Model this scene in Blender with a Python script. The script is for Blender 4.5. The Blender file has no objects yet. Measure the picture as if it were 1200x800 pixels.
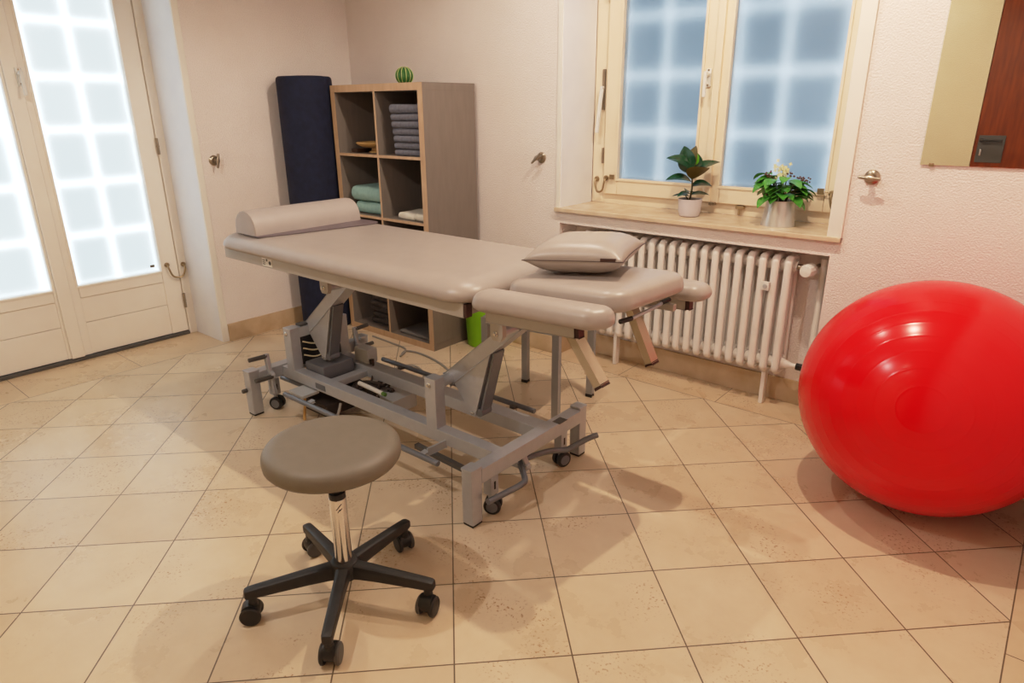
import bpy, bmesh, math, random
from mathutils import Vector, Matrix, noise
random.seed(7)
V = Vector
scn = bpy.context.scene
COL = scn.collection

# ------------------------------------------------------------------ materials
def nmat(name, c1, c2=None, rough=.5, metal=0., scale=8., bump=0., bscale=60., rvar=0., coat=0., spec=.5, detail=4.,
         stretch=None, emis=None, estr=0., sub=0.):
    m = bpy.data.materials.new(name); m.use_nodes = True
    nt = m.node_tree; b = nt.nodes['Principled BSDF']
    b.inputs['Roughness'].default_value = rough
    b.inputs['Metallic'].default_value = metal
    b.inputs['Coat Weight'].default_value = coat
    b.inputs['Specular IOR Level'].default_value = spec
    if sub: b.inputs['Subsurface Weight'].default_value = sub
    if c2 is None: c2 = tuple(x*.9 for x in c1)
    tc = nt.nodes.new('ShaderNodeTexCoord')
    src = tc.outputs['Object']
    if stretch:
        mp = nt.nodes.new('ShaderNodeMapping'); mp.inputs['Scale'].default_value = stretch
        nt.links.new(src, mp.inputs['Vector']); src = mp.outputs['Vector']
    n = nt.nodes.new('ShaderNodeTexNoise'); n.inputs['Scale'].default_value = scale; n.inputs['Detail'].default_value = detail
    nt.links.new(src, n.inputs['Vector'])
    r = nt.nodes.new('ShaderNodeValToRGB')
    r.color_ramp.elements[0].position = .3; r.color_ramp.elements[1].position = .7
    r.color_ramp.elements[0].color = (*c2, 1); r.color_ramp.elements[1].color = (*c1, 1)
    nt.links.new(n.outputs['Fac'], r.inputs['Fac'])
    nt.links.new(r.outputs['Color'], b.inputs['Base Color'])
    if emis:
        b.inputs['Emission Color'].default_value = (*emis, 1); b.inputs['Emission Strength'].default_value = estr
    if bump:
        n2 = nt.nodes.new('ShaderNodeTexNoise'); n2.inputs['Scale'].default_value = bscale; n2.inputs['Detail'].default_value = 3
        nt.links.new(src, n2.inputs['Vector'])
        bp = nt.nodes.new('ShaderNodeBump'); bp.inputs['Strength'].default_value = bump; bp.inputs['Distance'].default_value = .01
        nt.links.new(n2.outputs['Fac'], bp.inputs['Height']); nt.links.new(bp.outputs['Normal'], b.inputs['Normal'])
    return m

def srgb(r, g, b):
    f = lambda c: (c/255/12.92) if c/255 <= .04045 else ((c/255+.055)/1.055)**2.4
    return (f(r), f(g), f(b))

M = {}
M['plaster'] = nmat('wall_plaster', srgb(239, 229, 224), srgb(233, 222, 216), rough=.9, scale=3, bump=.5, bscale=150)
M['warmlitplaster'] = nmat('warm_lit_plaster', srgb(222, 206, 172), srgb(216, 199, 164), rough=.9, scale=3, bump=.4, bscale=150)  # front wall plaster yellowed: the warm light on it put into the colour
M['paint'] = nmat('white_paint', srgb(238, 232, 222), srgb(232, 226, 216), rough=.4, scale=5, spec=.4)
M['reveal'] = nmat('smooth_white_reveal', srgb(238, 238, 240), srgb(232, 232, 236), rough=.7)
M['cream'] = nmat('cream_window_paint', srgb(238, 222, 198), srgb(232, 214, 188), rough=.35, scale=4)
M['doorpaint'] = nmat('door_paint', srgb(244, 236, 224), srgb(238, 228, 216), rough=.35, scale=4)
M['ceil'] = nmat('ceiling_paint', srgb(240, 236, 228), rough=.9)
M['stone'] = nmat('baseboard_limestone', srgb(208, 184, 154), srgb(186, 158, 124), rough=.45, scale=9, detail=8)
M['sill'] = nmat('sill_marble', srgb(222, 202, 178), srgb(200, 174, 144), rough=.22, scale=11, detail=9)
M['vinyl'] = nmat('taupe_vinyl', srgb(170, 159, 152), srgb(166, 155, 148), rough=.36, scale=20, bump=.04, bscale=400)
M['vinyl2'] = nmat('bolster_vinyl', srgb(174, 164, 159), srgb(170, 160, 155), rough=.45, scale=20, bump=.04, bscale=400)
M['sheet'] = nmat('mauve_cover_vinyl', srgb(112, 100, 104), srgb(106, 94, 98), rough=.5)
M['stoolvinyl'] = nmat('olive_taupe_vinyl', srgb(118, 109, 96), srgb(114, 105, 92), rough=.5, scale=30, bump=.05, bscale=500)
M['silver'] = nmat('silver_powder_coat', srgb(184, 186, 191), srgb(178, 180, 185), rough=.32, metal=.4, scale=40)
M['beigemetal'] = nmat('warm_grey_frame', srgb(178, 172, 164), srgb(172, 166, 158), rough=.45, metal=.15)
M['strut'] = nmat('champagne_strut', srgb(190, 176, 154), srgb(182, 168, 146), rough=.33, metal=.5)
M['steel'] = nmat('bolt_steel', srgb(215, 212, 205), rough=.25, metal=.9)
M['greybar'] = nmat('grey_bar_coat', srgb(118, 121, 128), srgb(112, 115, 122), rough=.4, metal=.3)
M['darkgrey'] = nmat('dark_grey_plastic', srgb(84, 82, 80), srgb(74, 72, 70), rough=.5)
M['black'] = nmat('black_plastic', srgb(34, 33, 33), srgb(28, 27, 27), rough=.45)
M['blackmatte'] = nmat('black_base_nylon', srgb(44, 43, 43), srgb(36, 35, 35), rough=.5, scale=50, bump=.05, bscale=300)
M['brown'] = nmat('brown_end_cap', srgb(64, 40, 34), rough=.5)
M['wave'] = nmat('cream_wave_paint', srgb(232, 218, 180), rough=.5)
M['chrome'] = nmat('chrome', srgb(226, 224, 222), srgb(220, 218, 216), rough=.14, metal=1.)
M['nickel'] = nmat('worn_nickel', srgb(176, 164, 148), srgb(146, 134, 118), rough=.28, metal=.9)
M['brass'] = nmat('dull_brass_cable', srgb(170, 150, 118), srgb(140, 122, 94), rough=.4, metal=.7)
M['white'] = nmat('white_plastic', srgb(232, 230, 224), rough=.4)
M['lightgrey'] = nmat('light_grey_plastic', srgb(184, 184, 184), rough=.5)
M['ball'] = nmat('red_ball_vinyl', srgb(236, 4, 22), srgb(230, 3, 18), rough=.22, scale=2, spec=.32, sub=0.)
M['navy'] = nmat('navy_foam', srgb(26, 34, 62), srgb(20, 26, 50), rough=.85, scale=30, bump=.2, bscale=160)
M['oak'] = nmat('oak_edge_band', srgb(206, 172, 138), srgb(192, 156, 122), rough=.55, scale=7, stretch=(6, 6, 1))
M['taupe'] = nmat('taupe_grey_board', srgb(126, 116, 108), srgb(120, 110, 102), rough=.55, scale=6, stretch=(8, 8, 1.2))
M['shelfback'] = nmat('dark_back_board', srgb(92, 84, 76), srgb(84, 76, 68), rough=.7)
M['towel'] = nmat('grey_terry', srgb(124, 124, 134), srgb(104, 104, 114), rough=.95, scale=60, bump=.6, bscale=260)
M['towel2'] = nmat('charcoal_terry', srgb(84, 76, 74), srgb(66, 60, 58), rough=.95, scale=60, bump=.6, bscale=260)
M['mint'] = nmat('sage_green_blanket', srgb(160, 196, 190), srgb(146, 182, 176), rough=.9, scale=40, bump=.3, bscale=220)
M['linen'] = nmat('white_linen', srgb(234, 228, 214), srgb(222, 214, 198), rough=.85, scale=20, bump=.2, bscale=120)
M['greycloth'] = nmat('slate_cloth', srgb(120, 116, 114), srgb(106, 102, 100), rough=.9, scale=20)
M['wood'] = nmat('pale_wood', srgb(222, 180, 118), srgb(200, 154, 96), rough=.45, scale=9, stretch=(1, 7, 1))
M['walnut'] = nmat('dark_wood', srgb(70, 48, 34), rough=.5)
M['cactus'] = nmat('green_glaze', srgb(52, 104, 48), srgb(34, 78, 36), rough=.12, scale=12, coat=.6)
M['cactusrib'] = nmat('pale_rib_glaze', srgb(190, 206, 120), rough=.15, coat=.5)
M['lime'] = nmat('lime_green_plastic', srgb(130, 196, 20), srgb(122, 188, 16), rough=.4)
M['bluegrey'] = nmat('blue_grey_steel', srgb(170, 172, 176), srgb(162, 164, 168), rough=.4, metal=.4)
M['rad'] = nmat('radiator_enamel', srgb(240, 234, 228), srgb(234, 228, 222), rough=.3, spec=.5)
M['potgrey'] = nmat('pale_grey_ceramic', srgb(206, 198, 202), srgb(198, 190, 194), rough=.45)
M['potmetal'] = nmat('galvanised_pot', srgb(214, 212, 208), srgb(200, 198, 194), rough=.28, metal=.55)
M['soil'] = nmat('potting_soil', srgb(60, 42, 30), srgb(30, 20, 14), rough=1., scale=60, bump=.8, bscale=120)
M['leafdark'] = nmat('ficus_leaf', srgb(30, 74, 44), srgb(22, 54, 36), rough=.25, scale=20)
M['leafback'] = nmat('ficus_leaf_underside', srgb(104, 92, 40), srgb(84, 76, 34), rough=.45, scale=20)
M['leafyoung'] = nmat('young_leaf', srgb(110, 190, 40), rough=.35)
M['leaf'] = nmat('green_leaf', srgb(92, 160, 62), srgb(56, 122, 44), rough=.35, scale=25)
M['stem'] = nmat('plant_stem', srgb(92, 92, 44), srgb(70, 58, 34), rough=.6)
M['petal'] = nmat('cream_petal', srgb(244, 240, 206), srgb(228, 228, 170), rough=.6)
M['bud'] = nmat('brown_bud', srgb(120, 78, 60), srgb(92, 60, 44), rough=.7)
M['mahogany'] = nmat('mahogany_door', srgb(134, 58, 14), srgb(104, 42, 8), rough=.35, scale=6, stretch=(9, 9, .8), detail=6)
M['cord'] = nmat('grey_cord', srgb(150, 144, 136), rough=.5)
M['cable'] = nmat('dark_cable', srgb(58, 46, 40), srgb(44, 34, 28), rough=.6)
M['lamp'] = nmat('orange_lamp', srgb(230, 120, 50), rough=.4)
M['orange'] = nmat('tan_strap', srgb(206, 160, 96), rough=.6)
M['greentip'] = nmat('green_tip', srgb(90, 130, 60), rough=.5)

# mirror
mm = bpy.data.materials.new('mirror_silver'); mm.use_nodes = True
b = mm.node_tree.nodes['Principled BSDF']; b.inputs['Metallic'].default_value = 1; b.inputs['Roughness'].default_value = .01
n = mm.node_tree.nodes.new('ShaderNodeTexNoise'); n.inputs['Scale'].default_value = 2
r = mm.node_tree.nodes.new('ShaderNodeValToRGB'); r.color_ramp.elements[0].color = (.84, .84, .80, 1); r.color_ramp.elements[1].color = (.86, .86, .82, 1)
mm.node_tree.links.new(n.outputs['Fac'], r.inputs['Fac']); mm.node_tree.links.new(r.outputs['Color'], b.inputs['Base Color'])
M['mirror'] = mm

def frosted(name, tint, glow, gstr):  # rough glass plus added emission, so the pane itself lights the room like daylight
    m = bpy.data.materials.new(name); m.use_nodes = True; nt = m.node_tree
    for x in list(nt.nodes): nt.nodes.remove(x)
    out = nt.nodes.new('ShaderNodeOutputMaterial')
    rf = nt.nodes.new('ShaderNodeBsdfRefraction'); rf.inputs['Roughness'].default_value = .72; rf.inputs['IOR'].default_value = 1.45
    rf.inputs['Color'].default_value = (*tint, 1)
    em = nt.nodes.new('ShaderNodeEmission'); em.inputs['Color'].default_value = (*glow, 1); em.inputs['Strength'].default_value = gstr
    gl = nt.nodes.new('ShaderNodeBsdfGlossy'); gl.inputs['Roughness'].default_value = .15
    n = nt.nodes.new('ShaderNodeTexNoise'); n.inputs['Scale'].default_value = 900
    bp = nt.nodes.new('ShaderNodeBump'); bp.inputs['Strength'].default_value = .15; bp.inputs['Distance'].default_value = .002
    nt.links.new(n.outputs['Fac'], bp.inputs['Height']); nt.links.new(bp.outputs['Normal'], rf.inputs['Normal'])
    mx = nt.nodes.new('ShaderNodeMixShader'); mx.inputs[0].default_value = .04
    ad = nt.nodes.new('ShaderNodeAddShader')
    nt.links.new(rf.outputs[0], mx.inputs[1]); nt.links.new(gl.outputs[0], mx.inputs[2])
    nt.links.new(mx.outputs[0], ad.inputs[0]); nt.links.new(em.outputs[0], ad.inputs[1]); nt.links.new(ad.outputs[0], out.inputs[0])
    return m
def glow(name, c1, c2, s):  # daylight through blocks and joints given as their own emission
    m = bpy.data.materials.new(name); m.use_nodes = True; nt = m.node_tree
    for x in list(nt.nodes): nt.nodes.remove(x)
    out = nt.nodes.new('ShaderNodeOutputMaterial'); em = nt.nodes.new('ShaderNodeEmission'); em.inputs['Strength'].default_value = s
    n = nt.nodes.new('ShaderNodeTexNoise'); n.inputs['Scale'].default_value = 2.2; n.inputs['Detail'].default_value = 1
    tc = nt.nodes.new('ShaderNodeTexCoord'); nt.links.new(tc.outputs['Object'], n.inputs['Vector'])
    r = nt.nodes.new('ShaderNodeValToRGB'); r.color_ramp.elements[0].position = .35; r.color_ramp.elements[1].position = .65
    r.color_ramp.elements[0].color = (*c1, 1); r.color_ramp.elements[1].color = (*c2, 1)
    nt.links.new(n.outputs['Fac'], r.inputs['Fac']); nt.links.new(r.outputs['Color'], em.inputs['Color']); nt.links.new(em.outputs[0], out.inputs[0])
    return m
PANE_GLOW_D, PANE_GLOW_W = .42, .07
M['pane_door'] = frosted('glowing_frosted_door_glass', (.95, .97, .98), (.86, .95, 1.), PANE_GLOW_D)
M['pane_win'] = frosted('glowing_frosted_window_glass', (.95, .97, .98), (.72, .87, 1.), PANE_GLOW_W)
M['block_door'] = glow('daylight_glow_door_block', srgb(150, 188, 194), srgb(176, 208, 212), .72)
M['joint_door'] = glow('daylight_glow_door_joint', srgb(235, 248, 255), srgb(240, 250, 255), 3.6)
M['block_win'] = glow('daylight_glow_window_block', srgb(112, 142, 166), srgb(140, 168, 190), .70)
M['joint_win'] = glow('daylight_glow_window_joint', srgb(220, 238, 252), srgb(230, 244, 255), 2.2)

# floor: diagonal limestone tiles with a straight border course
def floor_mat():
    m = bpy.data.materials.new('limestone_tile_floor'); m.use_nodes = True; nt = m.node_tree
    b = nt.nodes['Principled BSDF']; L = nt.links.new
    def mth(op, a, bb=None, c=None):
        x = nt.nodes.new('ShaderNodeMath'); x.operation = op
        for i, v in enumerate((a, bb, c)):
            if v is None: continue
            if isinstance(v, (int, float)): x.inputs[i].default_value = v
            else: L(v, x.inputs[i])
        return x.outputs[0]
    geo = nt.nodes.new('ShaderNodeTexCoord'); sp = nt.nodes.new('ShaderNodeSeparateXYZ'); L(geo.outputs['Object'], sp.inputs[0])
    X, Y = sp.outputs[0], sp.outputs[1]
    k = 2**-.5/.3
    dx = mth('SUBTRACT', X, 1.0853); dy = mth('ADD', Y, 2.3925)
    U = mth('MULTIPLY', mth('ADD', dx, dy), k); W = mth('MULTIPLY', mth('SUBTRACT', dy, dx), k)
    def line(v, t):   # distance to the nearest integer below t tile widths
        f = mth('FRACT', mth('ADD', v, .5)); return mth('LESS_THAN', mth('ABSOLUTE', mth('SUBTRACT', f, .5)), t)
    diag = mth('MAXIMUM', line(U, .0065), line(W, .0065))
    bl = mth('LESS_THAN', X, .033); bb_ = mth('GREATER_THAN', Y, -.062); br = mth('GREATER_THAN', X, 3.842)
    border = mth('MAXIMUM', mth('MAXIMUM', bl, bb_), br)
    def near(v, c): return mth('LESS_THAN', mth('ABSOLUTE', mth('SUBTRACT', v, c)), .0018)
    edge = mth('MAXIMUM', mth('MAXIMUM', near(X, .033), near(Y, -.062)), near(X, 3.842))
    bt = mth('MULTIPLY', mth('MAXIMUM', line(mth('MULTIPLY', mth('ADD', mth('MULTIPLY', X, bb_), mth('MULTIPLY', Y, mth('SUBTRACT', 1, bb_))), 1.9), .003), 0), border)
    grout = mth('MAXIMUM', mth('MAXIMUM', mth('MULTIPLY', diag, mth('SUBTRACT', 1, border)), edge), bt)
    cb = nt.nodes.new('ShaderNodeCombineXYZ'); L(mth('FLOOR', U), cb.inputs[0]); L(mth('FLOOR', W), cb.inputs[1]); L(border, cb.inputs[2])
    wn = nt.nodes.new('ShaderNodeTexWhiteNoise'); wn.noise_dimensions = '3D'; L(cb.outputs[0], wn.inputs['Vector'])
    # per tile offset of the stone figure
    off = nt.nodes.new('ShaderNodeVectorMath'); off.operation = 'MULTIPLY_ADD'; off.inputs[1].default_value = (7, 7, 7)
    L(wn.outputs['Color'], off.inputs[0]); L(geo.outputs['Object'], off.inputs[2])
    n1 = nt.nodes.new('ShaderNodeTexNoise'); n1.inputs['Scale'].default_value = 5; n1.inputs['Detail'].default_value = 8; n1.inputs['Roughness'].default_value = .62
    L(off.outputs[0], n1.inputs['Vector'])
    r1 = nt.nodes.new('ShaderNodeValToRGB')
    e = r1.color_ramp.elements; e[0].position = .2; e[1].position = .8
    e[0].color = (*srgb(212, 188, 156), 1); e[1].color = (*srgb(230, 210, 182), 1)
    L(n1.outputs['Fac'], r1.inputs['Fac'])
    # rusty fossil flecks in patches
    n2 = nt.nodes.new('ShaderNodeTexNoise'); n2.inputs['Scale'].default_value = 120; n2.inputs['Detail'].default_value = 5; L(off.outputs[0], n2.inputs['Vector'])
    n3 = nt.nodes.new('ShaderNodeTexNoise'); n3.inputs['Scale'].default_value = 4.2; n3.inputs['Detail'].default_value = 2; L(off.outputs[0], n3.inputs['Vector'])
    sp1 = nt.nodes.new('ShaderNodeMapRange'); sp1.inputs[1].default_value = .58; sp1.inputs[2].default_value = .68; L(n2.outputs['Fac'], sp1.inputs[0])
    sp2 = nt.nodes.new('ShaderNodeMapRange'); sp2.inputs[1].default_value = .52; sp2.inputs[2].default_value = .64; L(n3.outputs['Fac'], sp2.inputs[0])
    fl = mth('MULTIPLY', sp1.outputs[0], sp2.outputs[0])
    mx = nt.nodes.new('ShaderNodeMix'); mx.data_type = 'RGBA'; L(mth('MULTIPLY', fl, .85), mx.inputs[0]); L(r1.outputs[0], mx.inputs[6]); mx.inputs[7].default_value = (*srgb(158, 112, 66), 1)
    # tile to tile tone
    mt = nt.nodes.new('ShaderNodeMix'); mt.data_type = 'RGBA'; mt.blend_type = 'MULTIPLY'; mt.inputs[0].default_value = 1
    tone = nt.nodes.new('ShaderNodeValToRGB'); tone.color_ramp.elements[0].color = (.90, .88, .86, 1); tone.color_ramp.elements[1].color = (1, 1, 1, 1)
    L(wn.outputs['Value'], tone.inputs['Fac']); L(mx.outputs[2], mt.inputs[6]); L(tone.outputs[0], mt.inputs[7])
    dk = nt.nodes.new('ShaderNodeMix'); dk.data_type = 'RGBA'; dk.blend_type = 'MULTIPLY'; L(mth('MULTIPLY', border, .6), dk.inputs[0]); L(mt.outputs[2], dk.inputs[6]); dk.inputs[7].default_value = (.93, .86, .76, 1)
    mg = nt.nodes.new('ShaderNodeMix'); mg.data_type = 'RGBA'; L(grout, mg.inputs[0]); L(dk.outputs[2], mg.inputs[6]); mg.inputs[7].default_value = (*srgb(112, 96, 78), 1)
    L(mg.outputs[2], b.inputs['Base Color'])
    rr = nt.nodes.new('ShaderNodeMapRange'); rr.inputs[3].default_value = .2; rr.inputs[4].default_value = .38; L(n1.outputs['Fac'], rr.inputs[0]); L(rr.outputs[0], b.inputs['Roughness'])
    b.inputs['Specular IOR Level'].default_value = .4
    bp = nt.nodes.new('ShaderNodeBump'); bp.inputs['Strength'].default_value = .35; bp.inputs['Distance'].default_value = .003
    L(mth('SUBTRACT', 1, grout), bp.inputs['Height']); L(bp.outputs[0], b.inputs['Normal'])
    return m
M['floor'] = floor_mat()

# ------------------------------------------------------------------ mesh helpers
def merge(bm, sub):
    me = bpy.data.meshes.new('t'); sub.to_mesh(me); bm.from_mesh(me); bpy.data.meshes.remove(me); sub.free()
def quick(fn):
    bm = bmesh.new(); fn(bm); return bm
def box(bm, x0, x1, y0, y1, z0, z1, bev=0., seg=2):
    s = bmesh.new(); bmesh.ops.create_cube(s, size=1)
    for v in s.verts: v.co = V((x0+(v.co.x+.5)*(x1-x0), y0+(v.co.y+.5)*(y1-y0), z0+(v.co.z+.5)*(z1-z0)))
    if bev: bmesh.ops.bevel(s, geom=s.edges[:], offset=bev, segments=seg, affect='EDGES', profile=.5)
    merge(bm, s); return bm
def bar(bm, p0, p1, w, h, up=(0, 0, 1), bev=0., seg=2, w1=None, h1=None):
    p0, p1 = V(p0), V(p1); d = (p1-p0); l = d.length; d.normalize()
    side = d.cross(V(up)).normalized(); u = side.cross(d).normalized()
    s = bmesh.new(); bmesh.ops.create_cube(s, size=1)
    for v in s.verts:
        t = v.co.x+.5; ww = w+(w1-w)*t if w1 else w; hh = h+(h1-h)*t if h1 else h
        v.co = p0+d*(t*l)+side*(v.co.y*ww)+u*(v.co.z*hh)
    if bev: bmesh.ops.bevel(s, geom=s.edges[:], offset=bev, segments=seg, affect='EDGES', profile=.5)
    merge(bm, s); return bm
def tube(bm, pts, r, n=10, r1=None, closed=False, flat=1.):
    pts = [V(p) for p in pts]; N = len(pts); rings = []
    t0 = (pts[1]-pts[0]).normalized()
    a = V((0, 0, 1)) if abs(t0.z) < .9 else V((1, 0, 0))
    nx = t0.cross(a).normalized()
    for i, p in enumerate(pts):
        if closed: t = (pts[(i+1) % N]-pts[i-1]).normalized()
        else: t = (pts[min(i+1, N-1)]-pts[max(i-1, 0)]).normalized()
        nx = (nx-t*nx.dot(t)).normalized(); ny = t.cross(nx)
        rr = r if r1 is None else r+(r1-r)*i/(N-1)
        rings.append([bm.verts.new(p+nx*(math.cos(2*math.pi*k/n)*rr*flat)+ny*(math.sin(2*math.pi*k/n)*rr)) for k in range(n)])
    for i in range(N if closed else N-1):
        A, B = rings[i], rings[(i+1) % N]
        for k in range(n): bm.faces.new((A[k], A[(k+1) % n], B[(k+1) % n], B[k])).smooth = True
    if not closed:
        bm.faces.new(rings[0][::-1]); bm.faces.new(rings[-1])
    return bm
def smoothpath(pts, sub=6):
    pts = [V(p) for p in pts]; out = []
    for i in range(len(pts)-1):
        p0 = pts[max(i-1, 0)]; p1 = pts[i]; p2 = pts[i+1]; p3 = pts[min(i+2, len(pts)-1)]
        for k in range(sub):
            t = k/sub
            out.append(.5*((2*p1)+(p2-p0)*t+(2*p0-5*p1+4*p2-p3)*t*t+(3*p1-p0-3*p2+p3)*t**3))
    out.append(pts[-1]); return out
def lathe(bm, prof, c=(0, 0, 0), n=32, axis=(0, 0, 1), capb=True, capt=True, mod=None):
    c = V(c); ax = V(axis).normalized()
    R = V((0, 0, 1)).rotation_difference(ax).to_matrix()
    rings = []
    for (r, z) in prof:
        ring = []
        for k in range(n):
            a = 2*math.pi*k/n; rr = r*(mod(a, z) if mod else 1)
            ring.append(bm.verts.new(c+R @ V((rr*math.cos(a), rr*math.sin(a), z))))
        rings.append(ring)
    for A, B in zip(rings, rings[1:]):
        for k in range(n): bm.faces.new((A[k], A[(k+1) % n], B[(k+1) % n], B[k])).smooth = True
    if capb: bm.faces.new(rings[0][::-1])
    if capt: bm.faces.new(rings[-1])
    return bm
def cyl(bm, p0, p1, r, n=20, bev=0.):
    p0, p1 = V(p0), V(p1); l = (p1-p0).length
    prof = [(r, 0), (r, l)] if not bev else [(r-bev, 0), (r-.3*bev, .3*bev), (r, bev), (r, l-bev), (r-.3*bev, l-.3*bev), (r-bev, l)]
    return lathe(bm, prof, p0, n, (p1-p0))
def prism(bm, pts, vec, bev=0.):
    s = bmesh.new(); vs = [s.verts.new(V(p)) for p in pts]; f = s.faces.new(vs)
    g = bmesh.ops.extrude_face_region(s, geom=[f])
    for e in g['geom']:
        if isinstance(e, bmesh.types.BMVert): e.co += V(vec)
    bmesh.ops.recalc_face_normals(s, faces=s.faces[:])
    if bev: bmesh.ops.bevel(s, geom=s.edges[:], offset=bev, segments=2, affect='EDGES', profile=.5)
    merge(bm, s); return bm
def loft(bm, stations, side, up, n=20, p=4.):
    """stations: (centre, width, height); superellipse sections"""
    R = []; side = V(side); up = V(up)
    for c, w, h in stations:
        ring = []
        for k in range(n):
            a = 2*math.pi*k/n; ca, sa = math.cos(a), math.sin(a)
            q = (abs(ca)**p+abs(sa)**p)**(-1/p); ring.append(bm.verts.new(V(c)+side*(ca*q*w/2)+up*(sa*q*h/2)))
        R.append(ring)
    for A_, B_ in zip(R, R[1:]):
        for k in range(n): bm.faces.new((A_[k], A_[(k+1) % n], B_[(k+1) % n], B_[k]))
    bm.faces.new(R[0][::-1]); bm.faces.new(R[-1]); return bm
def rpoly(pts, r, n=6):
    out = []; N = len(pts); pts = [V(p) for p in pts]
    for i in range(N):
        p = pts[i]; a = (pts[i-1]-p).normalized(); b = (pts[(i+1) % N]-p).normalized()
        th = math.acos(max(-1, min(1, a.dot(b))))/2; L_ = r/math.tan(th); c = p+(a+b).normalized()*(r/math.sin(th))
        s0 = p+a*L_-c; s1 = p+b*L_-c; ang = s0.angle_signed(s1)
        for k in range(n+1):
            q = s0.copy(); q.rotate(Matrix.Rotation(-ang*k/n, 2)); out.append(c+q)
    return out
def rrect(x0, x1, y0, y1, r, n=6):
    if not isinstance(r, (list, tuple)): r = [r]*4
    out = []
    for (cx, cy, a0), rr in zip(((x1, y1, 0), (x0, y1, 90), (x0, y0, 180), (x1, y0, 270)), r):
        sx = -1 if cx == x1 else 1; sy = -1 if cy == y1 else 1
        for k in range(n+1):
            a = math.radians(a0+90*k/n); out.append(V((cx+sx*rr+rr*math.cos(a), cy+sy*rr+rr*math.sin(a))))
    return out
def slab(bm, outline, prof, top_fn=None, n_in=3):
    """cushion: outline (ccw 2D) swept through (inset, z) rings, closed top and bottom; top_fn(x,y) adds height"""
    N = len(outline); nor = []
    for i in range(N):
        t = outline[(i+1) % N]-outline[i-1]
        nor.append(V((t.y, -t.x)).normalized() if t.length else V((0, 0)))
    f = top_fn or (lambda x, y: 0)
    rings = []
    for (ins, z) in prof:
        ring = []
        for p, nn in zip(outline, nor):
            q = p-nn*ins; ring.append(bm.verts.new((q.x, q.y, z+f(q.x, q.y))))
        rings.append(ring)
    for A, B in zip(rings, rings[1:]):
        for k in range(N): bm.faces.new((A[k], A[(k+1) % N], B[(k+1) % N], B[k])).smooth = True
    # converge the top towards the centre so it shades cleanly
    c = sum(outline, V((0, 0)))/N
    last = rings[-1]
    bm.faces.new(rings[0][::-1])
    ft = bm.faces.new(last); ft.smooth = True
    return bm
def pathloop(outline_fn): return outline_fn

ROOTS = {}
def build(name, bm, mat, parent=None, sharp=35, mats=None, mat_fn=None, wn=True):
    bmesh.ops.recalc_face_normals(bm, faces=bm.faces[:])
    if parent is not None:
        inv = wm(parent).inverted(); bm.transform(inv)
    me = bpy.data.meshes.new(name); bm.to_mesh(me); bm.free()
    for p in me.polygons: p.use_smooth = True
    me.set_sharp_from_angle(angle=math.radians(sharp))
    for mk in (mats or [mat]): me.materials.append(M[mk])
    if mat_fn:
        for p in me.polygons: p.material_index = mat_fn(p)
    o = bpy.data.objects.new(name, me); COL.objects.link(o)
    if parent is not None: o.parent = parent
    if wn:
        md = o.modifiers.new('weighted_normals', 'WEIGHTED_NORMAL'); md.mode = 'FACE_AREA'; md.weight = 50; md.keep_sharp = True
    return o
def wm(o):
    m = Matrix.Identity(4)
    while o is not None:
        m = Matrix.LocRotScale(o.location, o.rotation_euler, o.scale) @ m; o = o.parent
    return m
def recentre(o):
    """put a one-mesh thing's origin at its base centre"""
    me = o.data; xs = [v.co for v in me.vertices]
    c = V(((min(v.x for v in xs)+max(v.x for v in xs))/2, (min(v.y for v in xs)+max(v.y for v in xs))/2, min(v.z for v in xs)))
    me.transform(Matrix.Translation(-c)); o.location = c
def tag(o, label, cat, group=None):
    o['label'] = label; o['category'] = cat
    if group: o['group'] = group
    return o
def thing(name, label, cat, loc=(0, 0, 0), rz=0., group=None):
    o = bpy.data.objects.new(name, None); COL.objects.link(o); o.location = loc; o.rotation_euler = (0, 0, rz)
    o.empty_display_size = .1
    return tag(o, label, cat, group)
def single(name, bm, mat, label, cat, group=None, **k):
    o = build(name, bm, mat, **k); recentre(o); return tag(o, label, cat, group)
def struct(name, bm, mat, parent=None, **k):
    o = build(name, bm, mat, parent, **k)
    if parent is None: o['kind'] = 'structure'
    return o
def dup(root, loc, rz=None, label=None):
    r = root.copy(); COL.objects.link(r); r.location = loc
    if rz is not None: r.rotation_euler = (0, 0, rz)
    if label: r['label'] = label
    for ch in list(root.children):
        c = ch.copy(); COL.objects.link(c); c.parent = r
        for g in ch.children:
            d = g.copy(); COL.objects.link(d); d.parent = c
    return r
NB = bmesh.new

# ------------------------------------------------------------------ room
WX0, WX1, WZ1 = 1.668, 3.02, 2.2         # window opening / radiator niche
DY0, DY1, DZ1 = -2.42, -1.09, 2.32       # balcony door opening
RX, FY, CZ = 3.93, -3.3, 2.5
bm = NB(); box(bm, -.45, RX+.1, FY-.1, .45, -.06, 0); struct('floor', bm, 'floor')
bm = NB(); box(bm, -.45, RX+.1, FY-.1, .45, CZ, CZ+.06); struct('ceiling', bm, 'ceil')
bm = NB()
box(bm, -.1, WX0, 0, .36, 0, CZ); box(bm, WX1, RX+.1, 0, .36, 0, CZ)
box(bm, WX0, WX1, 0, .36, WZ1, CZ); box(bm, WX0, WX1, .155, .36, 0, .74); box(bm, WX0, WX1, 0, .36, .738, .80)
struct('wall_back', bm, 'plaster')
bm = NB()
box(bm, -.38, 0, DY1, .0, 0, CZ); box(bm, -.38, 0, FY, DY0, 0, CZ); box(bm, -.38, 0, DY0, DY1, DZ1, CZ)
struct('wall_left', bm, 'plaster')
bm = NB(); box(bm, RX, RX+.1, FY, .0, 0, CZ); struct('wall_right', bm, 'plaster')
D2X0, D2X1 = 3.075, 3.90
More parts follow.
